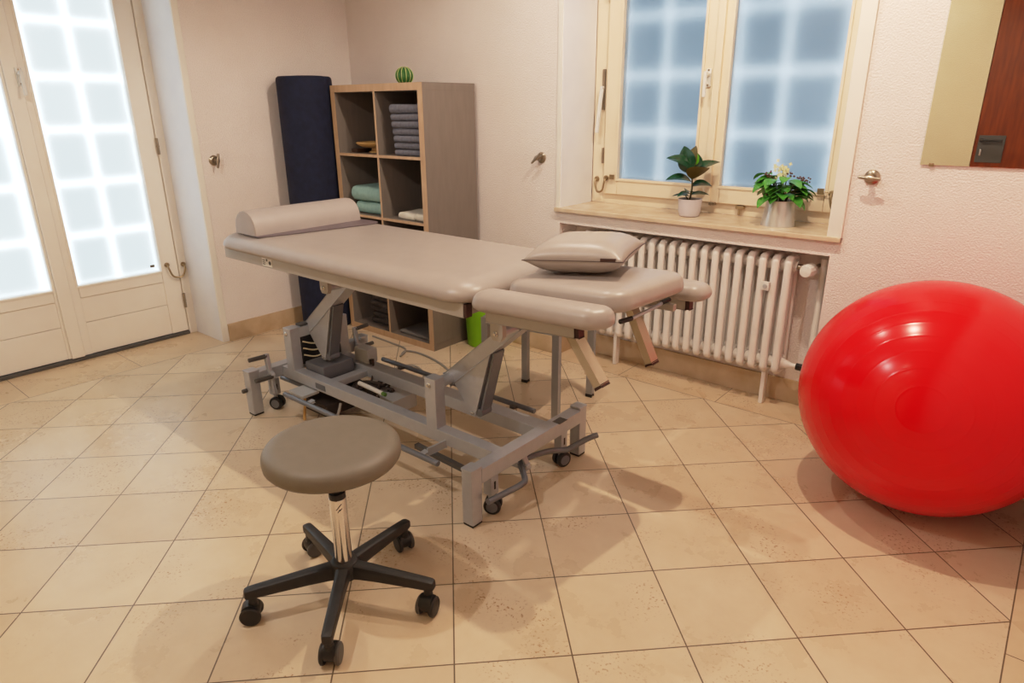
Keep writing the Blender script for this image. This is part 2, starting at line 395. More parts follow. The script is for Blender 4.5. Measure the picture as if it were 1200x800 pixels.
bm = NB(); box(bm, -.38, D2X0, FY-.1, FY, 0, CZ); box(bm, D2X1, RX+.1, FY-.1, FY, 0, CZ); box(bm, D2X0, D2X1, FY-.1, FY, 2.06, CZ)
struct('wall_front', bm, 'warmlitplaster')
# smooth white linings of the two openings
bm = NB(); box(bm, WX0, WX0+.004, .0, .29, .82, WZ1); box(bm, WX1-.004, WX1, .0, .29, .82, WZ1); box(bm, WX0, WX1, .0, .29, WZ1-.004, WZ1); struct('trim_1', bm, 'reveal')
bm = NB(); box(bm, -.33, -.002, DY1-.004, DY1, 0, DZ1); box(bm, -.33, -.002, DY0, DY0+.004, 0, DZ1); box(bm, -.33, -.002, DY0, DY1, DZ1-.004, DZ1); struct('trim_2', bm, 'reveal')
# casings round the openings
bm = NB(); box(bm, WX0-.022, WX0+.001, -.008, .01, .80, WZ1+.02, .002); box(bm, WX1-.02, WX1+.035, -.012, .012, .80, WZ1+.02, .003); struct('trim_3', bm, 'paint')
bm = NB(); box(bm, -.01, .008, DY1-.006, DY1+.03, 0, DZ1+.03, .003); box(bm, -.01, .008, DY0-.03, DY0+.006, 0, DZ1+.03, .003); box(bm, -.01, .008, DY0-.03, DY1+.03, DZ1, DZ1+.03, .003); struct('trim_4', bm, 'paint')
# stone baseboards
bm = NB(); box(bm, 0, .012, DY1+.03, 0, 0, .105, .002); box(bm, 0, .012, FY, DY0-.03, 0, .105, .002); struct('baseboard_left', bm, 'stone')
bm = NB(); box(bm, .012, WX0, -.013, 0, 0, .10, .002); box(bm, WX1, RX, -.013, 0, 0, .10, .002); struct('baseboard_back', bm, 'stone')
bm = NB(); box(bm, WX0, WX0+.012, -.013, .155, 0, .10, .002); box(bm, WX0, WX1, .143, .155, 0, .115, .002); box(bm, WX1-.012, WX1, -.013, .155, 0, .115, .002); struct('baseboard_niche', bm, 'stone')
# marble window sill
bm = NB(); box(bm, WX0-.022, WX1+.035, -.025, .30, .80, .82, .003); struct('trim_5', bm, 'sill')

# balcony door (double leaf) in the left wall
door = bpy.data.objects.new('door_1', None); COL.objects.link(door); door.location = (-.34, -1.755, 0); door['kind'] = 'structure'
bm = NB()
box(bm, -.40, -.325, DY1-.05, DY1, 0, DZ1, .004); box(bm, -.40, -.325, DY0, DY0+.05, 0, DZ1, .004); box(bm, -.399, -.326, DY0+.049, DY1-.049, DZ1-.06, DZ1, .002)
build('door_frame', bm, 'doorpaint', door)
bm = NB(); box(bm, -.40, -.322, DY0+.05, DY1-.05, 0, .018, .003); build('gap_shade_strip', bm, 'darkgrey', door)  # shade of the gap below the leaves, put in as a dark grey strip
def leaf(y0, y1, g0, g1, astragal):
    bm = NB(); x0, x1 = -.385, -.335; zt = DZ1-.065; gz0, gz1 = .413, 2.18
    box(bm, x0, x1, y0, g0, .022, zt, .004); box(bm, x0, x1, g1, y1, .022, zt, .004)
    box(bm, x0, x1, g0, g1, gz1, zt, .004); box(bm, x0, x1, g0, g1, .345, gz0, .004)
    box(bm, x0+.004, x1-.006, g0-.002, g1+.002, .205, .344, .003); box(bm, x0+.004, x1-.006, g0-.002, g1+.002, .022, .203, .003)
    # glazing beads
    for (a0, a1, b0, b1) in ((g0-.012, g0, gz0-.012, gz1+.012), (g1, g1+.012, gz0-.012, gz1+.012)): box(bm, x1-.002, x1+.005, a0, a1, b0, b1, .002)
    box(bm, x1-.002, x1+.005, g0, g1, gz0-.012, gz0, .002); box(bm, x1-.002, x1+.005, g0, g1, gz1, gz1+.012, .002)
    if astragal: box(bm, x1-.002, x1+.016, y0-.04, y0+.026, .022, zt, .005)
    l = build('door_leaf', bm, 'doorpaint', door)
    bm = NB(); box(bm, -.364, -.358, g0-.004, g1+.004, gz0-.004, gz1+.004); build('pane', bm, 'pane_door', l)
    return l
lr = leaf(-1.755, -1.142, -1.685, -1.240, True)
ll = leaf(-2.368, -1.757, -2.27, -1.808, False)
for z in (.215, 1.12, 1.96):
    bm = NB(); cyl(bm, (-.322, -1.141, z-.045), (-.322, -1.141, z+.045), .0075, 12, .002); cyl(bm, (-.322, -1.141, z-.004), (-.322, -1.141, z+.004), .0088, 12); build('hinge', bm, 'nickel', lr)
def handle(parent, pos, out, side):
    """window handle: back plate, neck and hanging lever; out = into the room, side = along the wall"""
    p = V(pos); o = V(out); s = V(side); up = V((0, 0, 1))
    bm = NB(); bar(bm, p+o*.004-up*.04, p+o*.004+up*.04, .026, .008, o, .003)
    h = build('handle', bm, 'white', parent)
    bm = NB(); cyl(bm, p+o*.008+up*.015, p+o*.040+up*.015, .010, 16, .002)
    bar(bm, p+o*.040+up*.028, p+o*.040-up*.085, .016, .012, o, .004); build('lever', bm, 'white', h)
    for dz in (-.031, .034):
        bm = NB(); cyl(bm, p+o*.007+up*dz, p+o*.0105+up*dz, .0045, 12); build('screw', bm, 'nickel', h)
handle(lr, (-.319, -1.735, 1.47), (1, 0, 0), (0, 1, 0))
def restrictor(parent, a, b_, out, sag=.075):
    a, b_, o = V(a), V(b_), V(out)
    bm = NB()
    for p in (a, b_): cyl(bm, p, p+o*.012, .014, 16, .003)
    q0, q1 = a+o*.012, b_+o*.012; mid = (q0+q1)/2
    pts = [q0, q0+o*.012-V((0, 0, .02)), q0.lerp(mid, .35)+o*.012-V((0, 0, sag*.85)), mid+o*.012-V((0, 0, sag)), q1.lerp(mid, .35)+o*.012-V((0, 0, sag*.85)), q1+o*.012-V((0, 0, .02)), q1]
    tube(bm, smoothpath(pts, 6), .0055, 8); build('restrictor_cable', bm, 'brass', parent)
restrictor(door, (-.335, -1.205, .445), (-.325, -1.115, .435), (1, 0, 0))
bm = NB(); box(bm, -.357, -.354, -1.29, -1.265, .44, .455); build('glass_stamp', bm, 'nickel', lr)

# window with two sashes
win = bpy.data.objects.new('window_1', None); COL.objects.link(win); win.location = (2.345, .30, .82); win['kind'] = 'structure'
FYW = .285
bm = NB()
box(bm, WX0+.004, WX0+.075, FYW+.01, .36, .82, WZ1, .004); box(bm, WX1-.06, WX1-.004, FYW+.01, .36, .82, WZ1, .004)
box(bm, WX0+.074, WX1-.059, FYW+.011, .359, .82, .885, .002); box(bm, WX0+.074, WX1-.059, FYW+.011, .359, WZ1-.07, WZ1, .002)
build('window_frame', bm, 'cream', win)
def sash(x0, x1, g0, g1):
    bm = NB(); y0, y1 = FYW-.012, FYW+.04; z0, z1, gz0, gz1 = .872, WZ1-.055, .955, 2.08
    box(bm, x0, g0, y0, y1, z0, z1, .005); box(bm, g1, x1, y0, y1, z0, z1, .005)
    box(bm, g0, g1, y0, y1, z0, gz0, .005); box(bm, g0, g1, y0, y1, gz1, z1, .005)
    for (a0, a1, b0, b1) in ((g0-.012, g0+.001, gz0-.012, gz1+.012), (g1-.001, g1+.012, gz0-.012, gz1+.012), (g0, g1, gz0-.012, gz0+.001), (g0, g1, gz1, gz1+.012)):
        box(bm, a0, a1, y0-.006, y0+.004, b0, b1, .002)
    s = build('sash', bm, 'cream', win)
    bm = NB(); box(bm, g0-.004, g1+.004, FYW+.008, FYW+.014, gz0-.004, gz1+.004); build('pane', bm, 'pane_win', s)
    return s
s1 = sash(1.755, 2.352, 1.842, 2.275)
s2 = sash(2.356, 2.978, 2.412, 2.893)
bm = NB(); box(bm, 2.335, 2.372, FYW-.026, FYW-.010, .875, WZ1-.055, .005); build('meeting_strip', bm, 'cream', s1)
handle(s1, (2.312, FYW-.013, 1.44), (0, -1, 0), (1, 0, 0))
# fanlight lever on the left frame member
bm = NB(); box(bm, 1.722, 1.738, FYW-.004, FYW+.012, 1.30, 1.50, .003); lv = build('fanlight_lever', bm, 'nickel', win)
bm = NB(); bar(bm, (1.728, FYW-.015, 1.40), (1.722, FYW-.04, 1.19), .014, .008, (0, -1, 0), .003); cyl(bm, (1.729, FYW+.0, 1.41), (1.729, FYW-.02, 1.41), .008, 12); build('lever', bm, 'white', lv)
for z in (1.07, 1.86):
    bm = NB(); cyl(bm, (1.748, FYW-.012, z-.04), (1.748, FYW-.012, z+.04), .007, 12, .002); build('hinge', bm, 'nickel', s1)
restrictor(win, (1.705, FYW+.01, .945), (1.778, FYW-.013, .955), (0, -1, 0), .07)
restrictor(win, (2.925, FYW-.013, .955), (2.99, FYW+.01, .945), (0, -1, 0), .07)
for sx, sgn in ((1.80, 1), (2.90, -1)):   # little tags left on the cables
    bm = NB(); tube(bm, smoothpath([(sx-.02*sgn, FYW-.03, .957), (sx, FYW-.033, .963), (sx+.03*sgn, FYW-.03, .962)], 4), .002, 6); box(bm, sx+.02*sgn-.014, sx+.02*sgn+.014, FYW-.034, FYW-.028, .952, .976, .001)
    build('cable_tag', bm, 'brass', win)
bm = NB(); box(bm, 2.372, 2.40, FYW-.03, FYW+.0, .862, .876, .002); cyl(bm, (2.386, FYW-.03, .868), (2.386, FYW-.04, .868), .006, 12); build('bottom_catch', bm, 'nickel', win)
bm = NB(); box(bm, 2.50, 2.54, FYW-.012, FYW+.012, .853, .868, .002); box(bm, 2.515, 2.523, FYW-.014, FYW-.004, .825, .853, .001); build('bottom_stay', bm, 'brass', win)

# glass block walls outside both openings, emissive in place of daylight behind them
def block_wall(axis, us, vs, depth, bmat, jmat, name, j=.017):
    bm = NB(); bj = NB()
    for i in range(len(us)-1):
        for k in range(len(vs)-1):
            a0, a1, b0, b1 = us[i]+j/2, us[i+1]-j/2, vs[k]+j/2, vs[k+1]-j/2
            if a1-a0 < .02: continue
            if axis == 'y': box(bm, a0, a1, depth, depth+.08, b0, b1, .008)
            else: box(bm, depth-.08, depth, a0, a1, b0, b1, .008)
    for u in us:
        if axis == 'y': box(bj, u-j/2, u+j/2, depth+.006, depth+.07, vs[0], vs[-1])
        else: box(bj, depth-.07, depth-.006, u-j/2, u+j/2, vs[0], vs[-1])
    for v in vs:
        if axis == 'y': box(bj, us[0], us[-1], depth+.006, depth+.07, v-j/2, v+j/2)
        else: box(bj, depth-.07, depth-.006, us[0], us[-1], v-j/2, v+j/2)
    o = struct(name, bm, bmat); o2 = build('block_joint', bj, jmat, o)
block_wall('y', [1.55, 1.79, 2.03, 2.395, 2.62, 2.87, 3.1], [.64, .915, 1.19, 1.465, 1.742, 2.02, 2.3], .395, 'block_win', 'joint_win', 'glowing_block_wall_1')
block_wall('x', [-2.52, -2.30, -2.06, -1.82, -1.665, -1.445, -1.215, -1.0], [-.1, .13, .39, .668, .945, 1.22, 1.48, 1.747, 2.02, 2.3], -.42, 'block_door', 'joint_door', 'glowing_block_wall_2', .026)

# brown room door in the front wall (the one the mirror shows)
d2 = bpy.data.objects.new('door_2', None); COL.objects.link(d2); d2.location = ((D2X0+D2X1)/2, FY, 0); d2['kind'] = 'structure'
bm = NB(); box(bm, D2X0+.003, D2X1-.003, FY-.05, FY-.005, .005, 2.055, .003); build('door_leaf', bm, 'mahogany', d2)
bm = NB(); box(bm, 3.10, 3.265, FY-.006, FY+.004, .905, 1.098, .003); pl = build('lock_plate', bm, 'darkgrey', d2)
bm = NB(); cyl(bm, (3.125, FY+.002, 1.065), (3.125, FY+.05, 1.065), .010, 14); bar(bm, (3.115, FY+.05, 1.065), (3.25, FY+.05, 1.063), .016, .018, (0, 1, 0), .004); build('lever', bm, 'black', pl)
bm = NB(); cyl(bm, (3.128, FY+.003, .985), (3.128, FY+.03, .985), .006, 12); box(bm, 3.122, 3.134, FY+.028, FY+.032, .955, 1.0, .002); build('key', bm, 'steel', pl)

# ------------------------------------------------------------------ mirror
t = thing('wall_mirror', 'frameless mirror on the back wall above the red ball, reflecting a brown door', 'mirror', (3.70, 0, 1.112))
bm = NB(); box(bm, 3.279, 3.92, -.008, -.003, 1.112, 2.0, .0008); build('mirror_glass', bm, 'mirror', t)
bm = NB(); box(bm, 3.283, 3.916, -.003, -.0005, 1.116, 1.996); build('backing_board', bm, 'darkgrey', t)
for x in (3.315, 3.86):
    bm = NB(); box(bm, x-.008, x+.008, -.011, -.001, 1.107, 1.119, .0015); build('mirror_clip', bm, 'brass', t)

# ------------------------------------------------------------------ radiator
rad = thing('column_radiator', 'white column radiator with rounded sections in the niche under the window', 'radiator', (2.33, .075, 0))
def rad_section(x):
    bm = NB(); w = .0135
    # outer loop (front and rear column), middle column, headers
    pts = []
    y0, y1, z0, z1, r = .030, .118, .178, .70, .022
    for (cy, cz, a0) in ((y1-r, z1-r, 0), (y0+r, z1-r, 90), (y0+r, z0+r, 180), (y1-r, z0+r, 270)):
        for k in range(6):
            a = math.radians(a0+90*k/5); pts.append((x, cy+r*math.cos(a), cz+r*math.sin(a)))
    tube(bm, pts, .0118, 10, closed=True, flat=1.0)
    for v in bm.verts: v.co.x = x+(v.co.x-x)*1.45
    s = bmesh.new(); tube(s, [(x, .074, .19), (x, .074, .69)], .0115, 10); merge(bm, s)
    box(bm, x-.0125, x+.0125, .034, .114, .625, .70, .009, 3); box(bm, x-.0125, x+.0125, .034, .114, .18, .245, .009, 3)
    cyl(bm, (x-.0272, .074, .662), (x+.0272, .074, .662), .024, 16); cyl(bm, (x-.0272, .074, .212), (x+.0272, .074, .212), .024, 16)
    return bm
x = 2.855
for i in range(20):
    build('radiator_section', rad_section(x-i*.0545), 'rad', rad, sharp=50)
for x in (2.80, 2.005):
    bm = NB(); box(bm, x-.010, x+.010, .055, .095, 0, .20, .004); build('radiator_foot', bm, 'rad', rad)
bm = NB(); cyl(bm, (2.87, .074, .662), (2.93, .074, .662), .012, 16); cyl(bm, (2.93, .074, .662), (2.96, .074, .662), .017, 16, .003); cyl(bm, (2.945, .074, .662), (2.945, .155, .662), .009, 12)
vv = build('thermostat_valve', bm, 'nickel', rad)
bm = NB(); lathe(bm, [(.012, 0), (.025, .004), (.028, .012), (.028, .052), (.024, .064), (.0005, .066)], (2.945, .06, .662), 24, (-.15, -1, 0), mod=lambda a, z: 1+.03*math.cos(12*a), capt=False); build('thermostat_head', bm, 'white', vv)
bm = NB(); lathe(bm, [(.026, 0), (.017, .03), (.011, .05), (.011, .07)], (2.865, .074, .212), 20, (1, 0, 0)); cyl(bm, (2.955, .074, .212), (2.955, .155, .212), .009, 12); rv = build('return_valve', bm, 'rad', rad)
bm = NB(); cyl(bm, (2.932, .074, .212), (2.968, .074, .212), .017, 6, .002); build('valve_nut', bm, 'black', rv)
bm = NB(); box(bm, 2.758, 2.792, .004, .018, .553, .592, .003); hm = build('heat_meter', bm, 'white', rad)
bm = NB(); cyl(bm, (2.775, .005, .572), (2.775, .001, .572), .010, 18, .001); build('meter_dial', bm, 'lightgrey', hm)
bm = NB(); cyl(bm, (2.975, .12, .12), (2.975, .12, .70), .014, 14); build('riser_pipe', bm, 'rad', rad)

# ------------------------------------------------------------------ wall knobs
def knob(label, p, out, roll):
    p = V(p); o = V(out)
    t = thing('wall_fixture', label, 'knob', p, 0, 'T-handled metal knobs on the walls')
    bm = NB(); lathe(bm, [(.028, 0), (.028, .004), (.022, .010), (.014, .013)], p, 28, o); build('rosette', bm, 'nickel', t)
    bm = NB(); cyl(bm, p+o*.012, p+o*.042, .0085, 16); cyl(bm, p+o*.030, p+o*.036, .0125, 16, .001); build('stem', bm, 'nickel', t)
    side = o.cross(V((0, 0, 1))).normalized(); d = (side*math.cos(roll)+V((0, 0, 1))*math.sin(roll)); u = o.cross(d)
    bm = NB(); c = p+o*.048
    ring = [(-.040, .0045, .005), (-.034, .0065, .006), (-.016, .0075, .007), (0, .012, .009), (.016, .0075, .007), (.034, .0065, .006), (.040, .0045, .005)]
    n = 12; R = []
    for (s, a, bq) in ring: R.append([bm.verts.new(c+d*s+u*(a*math.cos(2*math.pi*k/n))+o*(bq*math.sin(2*math.pi*k/n))) for k in range(n)])
    for A, B in zip(R, R[1:]):
        for k in range(n): bm.faces.new((A[k], A[(k+1) % n], B[(k+1) % n], B[k]))
    bm.faces.new(R[0]); bm.faces.new(R[-1]); build('handle', bm, 'nickel', t, sharp=60)
knob('metal T-handled knob on the left wall between balcony door and blue roll', (0, -.99, 1.047), (1, 0, 0), math.radians(100))
knob('metal T-handled knob on the wall between cube shelf and window', (1.545, 0, 1.067), (0, -1, 0), math.radians(-42))
knob('metal T-handled knob on the wall between window and mirror', (3.128, 0, 1.058), (0, -1, 0), math.radians(4))

# ------------------------------------------------------------------ treatment table
T = thing('treatment_table', 'electric massage treatment table with taupe vinyl top on a silver steel frame', 'treatment table', (1.74, -1.185, 0))
prof = lambda z0, z1, r: [(.014, z0), (.004, z0+.006), (0, z0+.016), (.001, z0+.024), (.006, z1-.020), (.014, z1-.011), (.026, z1-.005), (.042, z1-.0012), (.06, z1)]
bm = NB(); slab(bm, rrect(.905, 2.405, -1.50, -.85, .105, 12), [(.014, .752), (.004, .758), (0, .768), (.003, .780), (.011, .792), (.024, .802), (.042, .809), (.065, .8135), (.09, .815)]); build('mattress', bm, 'vinyl', T, sharp=60)
tilt = lambda x, y: (x-2.44)*.055
bm = NB(); slab(bm, rpoly([(2.43, -1.372), (2.856, -1.372), (2.892, -.985), (2.43, -.985)], .075, 8), prof(.759, .822, .05), tilt); build('headrest_cushion', bm, 'vinyl', T, sharp=60)
aprof = lambda z0, z1: [(.012, z0), (.004, z0+.006), (0, z0+.016), (.001, z0+.024), (.005, z1-.020), (.012, z1-.011), (.022, z1-.005), (.034, z1-.0012), (.046, z1)]
def arm_outline(y0, y1, x0, x1, near):
    r = .052
    return rrect(x0, x1, y0, y1, r, 8)
bm = NB(); slab(bm, rpoly([(2.405, -1.50), (2.84, -1.50), (2.925, -1.384), (2.405, -1.384)], .05, 8), aprof(.750, .806), lambda x, y: (x-2.44)*.045); build('armrest_cushion', bm, 'vinyl', T, sharp=60)
bm = NB(); slab(bm, arm_outline(-.974, -.850, 2.41, 2.912, False), aprof(.727, .779), lambda x, y: (x-2.44)*.02); build('armrest_cushion', bm, 'vinyl', T, sharp=60)
# upper frame
bm = NB()
for y0, y1 in ((-1.468, -1.438), (-.912, -.882)): box(bm, .925, 2.365, y0, y1, .705, .753, .003)
for x in (.925, 1.49, 2.05, 2.33): box(bm, x, x+.03, -1.44, -.91, .707, .75, .003)
for y in (-1.36, -1.02): box(bm, 1.2, 2.62, y-.012, y+.012, .70, .735, .002)
uf = build('upper_frame', bm, 'beigemetal', T)
for y0, y1 in ((-1.467, -1.439), (-.911, -.883)):
    bm = NB(); box(bm, 2.365, 2.378, y0, y1, .707, .751, .003); build('end_cap', bm, 'brown', uf)
bm = NB(); box(bm, 1.228, 1.30, -1.4695, -1.467, .712, .748); lab = build('type_label', bm, 'white', uf)
bm = NB()
box(bm, 1.262, 1.270, -1.471, -1.469, .733, .743); lathe(bm, [(.008, 0), (.008, .002)], (1.287, -1.469, .728), 20, (0, -1, 0)); 
for k in range(3): box(bm, 1.234, 1.252, -1.471, -1.469, .718+.008*k, .721+.008*k)
build('label_print', bm, 'darkgrey', lab)
# armrest frames
for (y0, y1, z, s, x1) in ((-1.462, -1.437, .728, .055, 2.775), (-.925, -.90, .70, .03, 2.84)):
    bm = NB(); ym = (y0+y1)/2
    bar(bm, (2.455, ym, z), (x1, ym, z+(x1-2.455)*s), y1-y0, .036, (0, 0, 1), .003); bar(bm, (2.455, ym+.09*(1 if y0 < -1.2 else -1), z+.008), (x1, ym+.09*(1 if y0 < -1.2 else -1), z+.008+(x1-2.455)*s), .02, .02)
    fr = build('armrest_frame', bm, 'beigemetal', T)
    bm = NB(); bar(bm, (x1, ym, z+(x1-2.455)*s), (x1+.014, ym, z+(x1-2.44)*s), y1-y0-.003, .032, (0, 0, 1), .003); build('end_cap', bm, 'brown', fr)
# struts hanging below the headrest
for (p0, p1) in (((2.735, -1.425, .742), (2.843, -1.425, .598)), ((2.725, -1.085, .735), (2.815, -1.085, .555))):
    bm = NB(); bar(bm, p0, p1, .036, .026, (1, 0, .6), .003); st = build('support_strut', bm, 'strut', T)
    d = (V(p1)-V(p0)).normalized(); bm = NB(); bar(bm, p1, V(p1)+d*.007, .037, .027, (1, 0, .6), .002); build('end_cap', bm, 'brown', st)
bm = NB(); cyl(bm, (2.725, -1.13, .748), (2.725, -1.04, .748), .014, 16, .002); box(bm, 2.69, 2.76, -1.12, -1.10, .735, .775, .002); box(bm, 2.69, 2.76, -1.07, -1.05, .735, .775, .002); build('strut_hinge', bm, 'nickel', T)
# release handle below the headrest
bm = NB(); tube(bm, smoothpath([(2.797, -1.195, .723), (2.80, -1.15, .726), (2.805, -1.05, .73), (2.805, -1.02, .735)], 5), .006, 8); tube(bm, [(2.70, -1.10, .735), (2.803, -1.06, .728)], .006, 8)
rh = build('release_handle', bm, 'silver', T)
for (a, b_) in (((2.782, -1.238, .72), (2.797, -1.192, .723)), ((2.805, -1.025, .735), (2.812, -.985, .739))):
    bm = NB(); cyl(bm, a, b_, .0075, 14, .002); build('grip', bm, 'black', rh)
# base frame
bm = NB()
for y0, y1 in ((-1.36, -1.31), (-1.12, -1.05)): box(bm, 1.085, 2.40, y0, y1, .148, .20, .004)
for x0, x1 in ((1.03, 1.085), (2.383, 2.435)): box(bm, x0, x1, -1.475, -.90, .15, .205, .004)
box(bm, 1.35, 1.40, -1.32, -1.06, .15, .18, .003)
bf = build('base_frame', bm, 'silver', T)
bm = NB(); box(bm, 1.345, 1.415, -1.3615, -1.3595, .160, .185); build('rating_plate', bm, 'greybar', bf)
bm = NB(); box(bm, 2.405, 2.44, -1.05, -1.0, .2045, .206); build('rating_plate', bm, 'darkgrey', bf)
for (x0, x1) in ((1.03, 1.082), (2.385, 2.433)):
    for (y0, y1) in ((-1.523, -1.472), (-.905, -.857)):
        bm = NB(); box(bm, x0, x1, y0, y1, .007, .215, .006); fp = build('foot_post', bm, 'silver', T)
        bm = NB(); box(bm, x0+.002, x1-.002, y0+.002, y1-.002, 0, .008, .002); build('foot_cap', bm, 'black', fp)
        bm = NB(); box(bm, x0-.001, x1+.001, y0-.001, y1+.001, .205, .216, .004); build('top_cap', bm, 'silver', fp)
# uprights with pivot bolts
for px in (1.16, 2.08):
    for (y0, y1) in ((-1.36, -1.31), (-1.10, -1.05)):
        bm = NB(); box(bm, px-.030, px+.026, y0, y1, .195, .395, .004); up = build('upright', bm, 'silver', T)
        bm = NB(); lathe(bm, [(.010, 0), (.010, .003), (.006, .006)], (px-.004, y0, .368), 16, (0, -1, 0)); lathe(bm, [(.0055, .0), (.0055, .010)], (px-.004, y0, .368), 6, (0, -1, 0)); build('pivot_bolt', bm, 'steel', up)
    bm = NB(); cyl(bm, (px, -1.315, .365), (px, -1.095, .365), .022, 20); build('pivot_shaft', bm, 'silver', T)
# lift arms
for k, px in enumerate((1.16, 2.08)):
    bm = NB(); a = V((px, 0, .365)); u = V((px+.33, 0, .645)); d = (u-a).normalized()
    bar(bm, (a.x-.01, -1.23, a.z-.008), (u.x+.05, -1.23, u.z+.042), .062, .052, (0, 1, 0) if False else (0, 0, 1), .004)
    la = build('lift_arm', bm, 'silver', T)
    bm = NB(); prism(bm, [(px+.012, -1.2605, .368), (px+.208, -1.2605, .515), (px+.127, -1.2605, .245), (px+.112, -1.2605, .245)], (0, .061, 0), .002); build('gusset', bm, 'silver', la)
    bm = NB(); cyl(bm, (px+.118, -1.262, .258), (px+.118, -1.268, .258), .007, 14, .001); build('pivot_bolt', bm, 'steel', la)
    bm = NB(); cyl(bm, (px+.142, -1.255, .262), (px+.142, -1.20, .262), .017, 16, .002); build('roller', bm, 'greybar', la)
    bm = NB(); bar(bm, (px+.155, -1.23, .275), (px+.222, -1.23, .515), .052, .006, (1, 0, 0), .001); build('cover_plate', bm, 'greybar', la)
    for (y0, y1) in ((-1.365, -1.345), (-1.045, -1.025)):
        bm = NB(); prism(bm, [(px+.302, y0, .705), (px+.302, y0, .628), (px+.312, y0, .612), (px+.345, y0, .612), (px+.355, y0, .628), (px+.355, y0, .705)], (0, y1-y0, 0), .002); br = build('pivot_bracket', bm, 'beigemetal', T)
        bm = NB(); lathe(bm, [(.010, 0), (.010, .003), (.006, .006)], (px+.328, y0, .636), 16, (0, -1, 0)); lathe(bm, [(.0055, 0), (.0055, .010)], (px+.328, y0, .636), 6, (0, -1, 0)); build('pivot_bolt', bm, 'steel', br)
    bm = NB(); cyl(bm, (px+.328, -1.347, .636), (px+.328, -1.027, .636), .017, 16); build('upper_shaft', bm, 'silver', T)
# motor console at the left end
bm = NB(); box(bm, 1.135, 1.185, -1.312, -1.098, .345, .392, .004); build('console_beam', bm, 'silver', T)
bm = NB(); box(bm, 1.14, 1.18, -1.30, -1.11, .392, .402, .003); build('rubber_cover', bm, 'darkgrey', T)
bm = NB(); box(bm, 1.15, 1.186, -1.308, -1.10, .215, .346, .002); mp = build('motor_panel', bm, 'black', T)
for k in range(3):
    zc = .252+.032*k
    pts = [(1.1875, -1.302+.2*s/14, zc+.007*math.sin(s/14*6.0+2.6)*2.3) for s in range(15)]
    bm = NB(); tube(bm, pts, .0036, 6); build('wave_stripe', bm, 'wave', mp)
bm = NB(); box(bm, 1.19, 1.33, -1.305, -1.135, .15, .232, .008); build('motor_housing', bm, 'greybar', T)
bm = NB(); box(bm, 1.285, 1.385, -1.10, -1.04, .198, .268, .008); cb = build('control_box', bm, 'lightgrey', T)
bm = NB(); cyl(bm, (1.285, -1.075, .24), (1.272, -1.075, .24), .014, 16, .002); build('signal_lamp', bm, 'lamp', cb)
bm = NB(); cyl(bm, (1.40, -1.09, .205), (1.40, -1.09, .225), .01, 10); tube(bm, smoothpath([(1.385, -1.07, .215), (1.41, -1.09, .205), (1.43, -1.11, .17), (1.45, -1.15, .12)], 5), .005, 8); build('box_cable', bm, 'cable', cb)
# junk tray slung in the base: transformer box, cable tangle, drive tube, plate
bm = NB(); box(bm, 1.34, 1.62, -1.16, -1.02, .03, .10, .006); build('transformer_box', bm, 'lightgrey', T)
bm = NB(); box(bm, 1.235, 1.345, -1.43, -1.345, .128, .142, .003); build('junction_cover', bm, 'lightgrey', T)
bm = NB(); box(bm, 1.24, 1.42, -1.37, -1.20, .035, .095, .01); build('drive_block', bm, 'cable', T)
bm = NB()
for k in range(16):
    c = V((1.40+random.uniform(-.08, .10), -1.17+random.uniform(-.05, .05), .11)); 
    pts = [c+V((random.uniform(-.06, .06), random.uniform(-.04, .04), random.uniform(-.02, .035))) for _ in range(5)]
    tube(bm, smoothpath(pts, 5), .0065, 7)
for k in range(5): c = V((1.40+random.uniform(-.07, .09), -1.17+random.uniform(-.04, .04), .11)); box(bm, c.x, c.x+.03, c.y, c.y+.018, c.z-.01, c.z+.012, .002)
build('cable_bundle', bm, 'cable', T)
bm = NB(); cyl(bm, (1.44, -1.20, .155), (1.60, -1.20, .148), .010, 14, .002); dt = build('drive_tube', bm, 'white', T)
bm = NB(); cyl(bm, (1.60, -1.20, .148), (1.622, -1.20, .147), .009, 14, .002); build('tube_tip', bm, 'greentip', dt)
bm = NB(); tube(bm, [(1.315, -1.40, .128), (1.345, -1.435, .03)], .006, 8); build('strap', bm, 'orange', T)
bm = NB(); tube(bm, smoothpath([(1.49, -1.34, .12), (1.50, -1.38, .06), (1.47, -1.43, .012), (1.42, -1.46, .006)], 6), .006, 8); build('mains_lead', bm, 'cord', T)
# foot bars along both sides
for y, s in ((-1.462, 1), (-.912, -1)):
    bm = NB(); cyl(bm, (1.255, y, .14), (2.215, y, .14), .011, 14, .003); fb = build('foot_bar', bm, 'greybar', T)
    for x in (1.42, 2.12):
        bm = NB(); bar(bm, (x, y+.004*s, .138), (x, y+.035*s, .142), .022, .010, (0, 0, 1), .002)
        if x > 2 and s > 0: bar(bm, (x+.01, y+.03, .145), (x+.03, y+.105, .155), .005, .03, (0, 0, 1), .001)
        build('bar_bracket', bm, 'silver' if s > 0 else 'darkgrey', fb)
    bm = NB(); bar(bm, (2.02, y+.075*s, .115), (2.36, y+.075*s, .10), .018, .016, (0, 0, 1), .002); build('switch_rail', bm, 'darkgrey', fb)
bm = NB(); cyl(bm, (1.02, -1.33, .115), (1.26, -1.33, .12), .011, 14); build('lock_rod', bm, 'greybar', T)
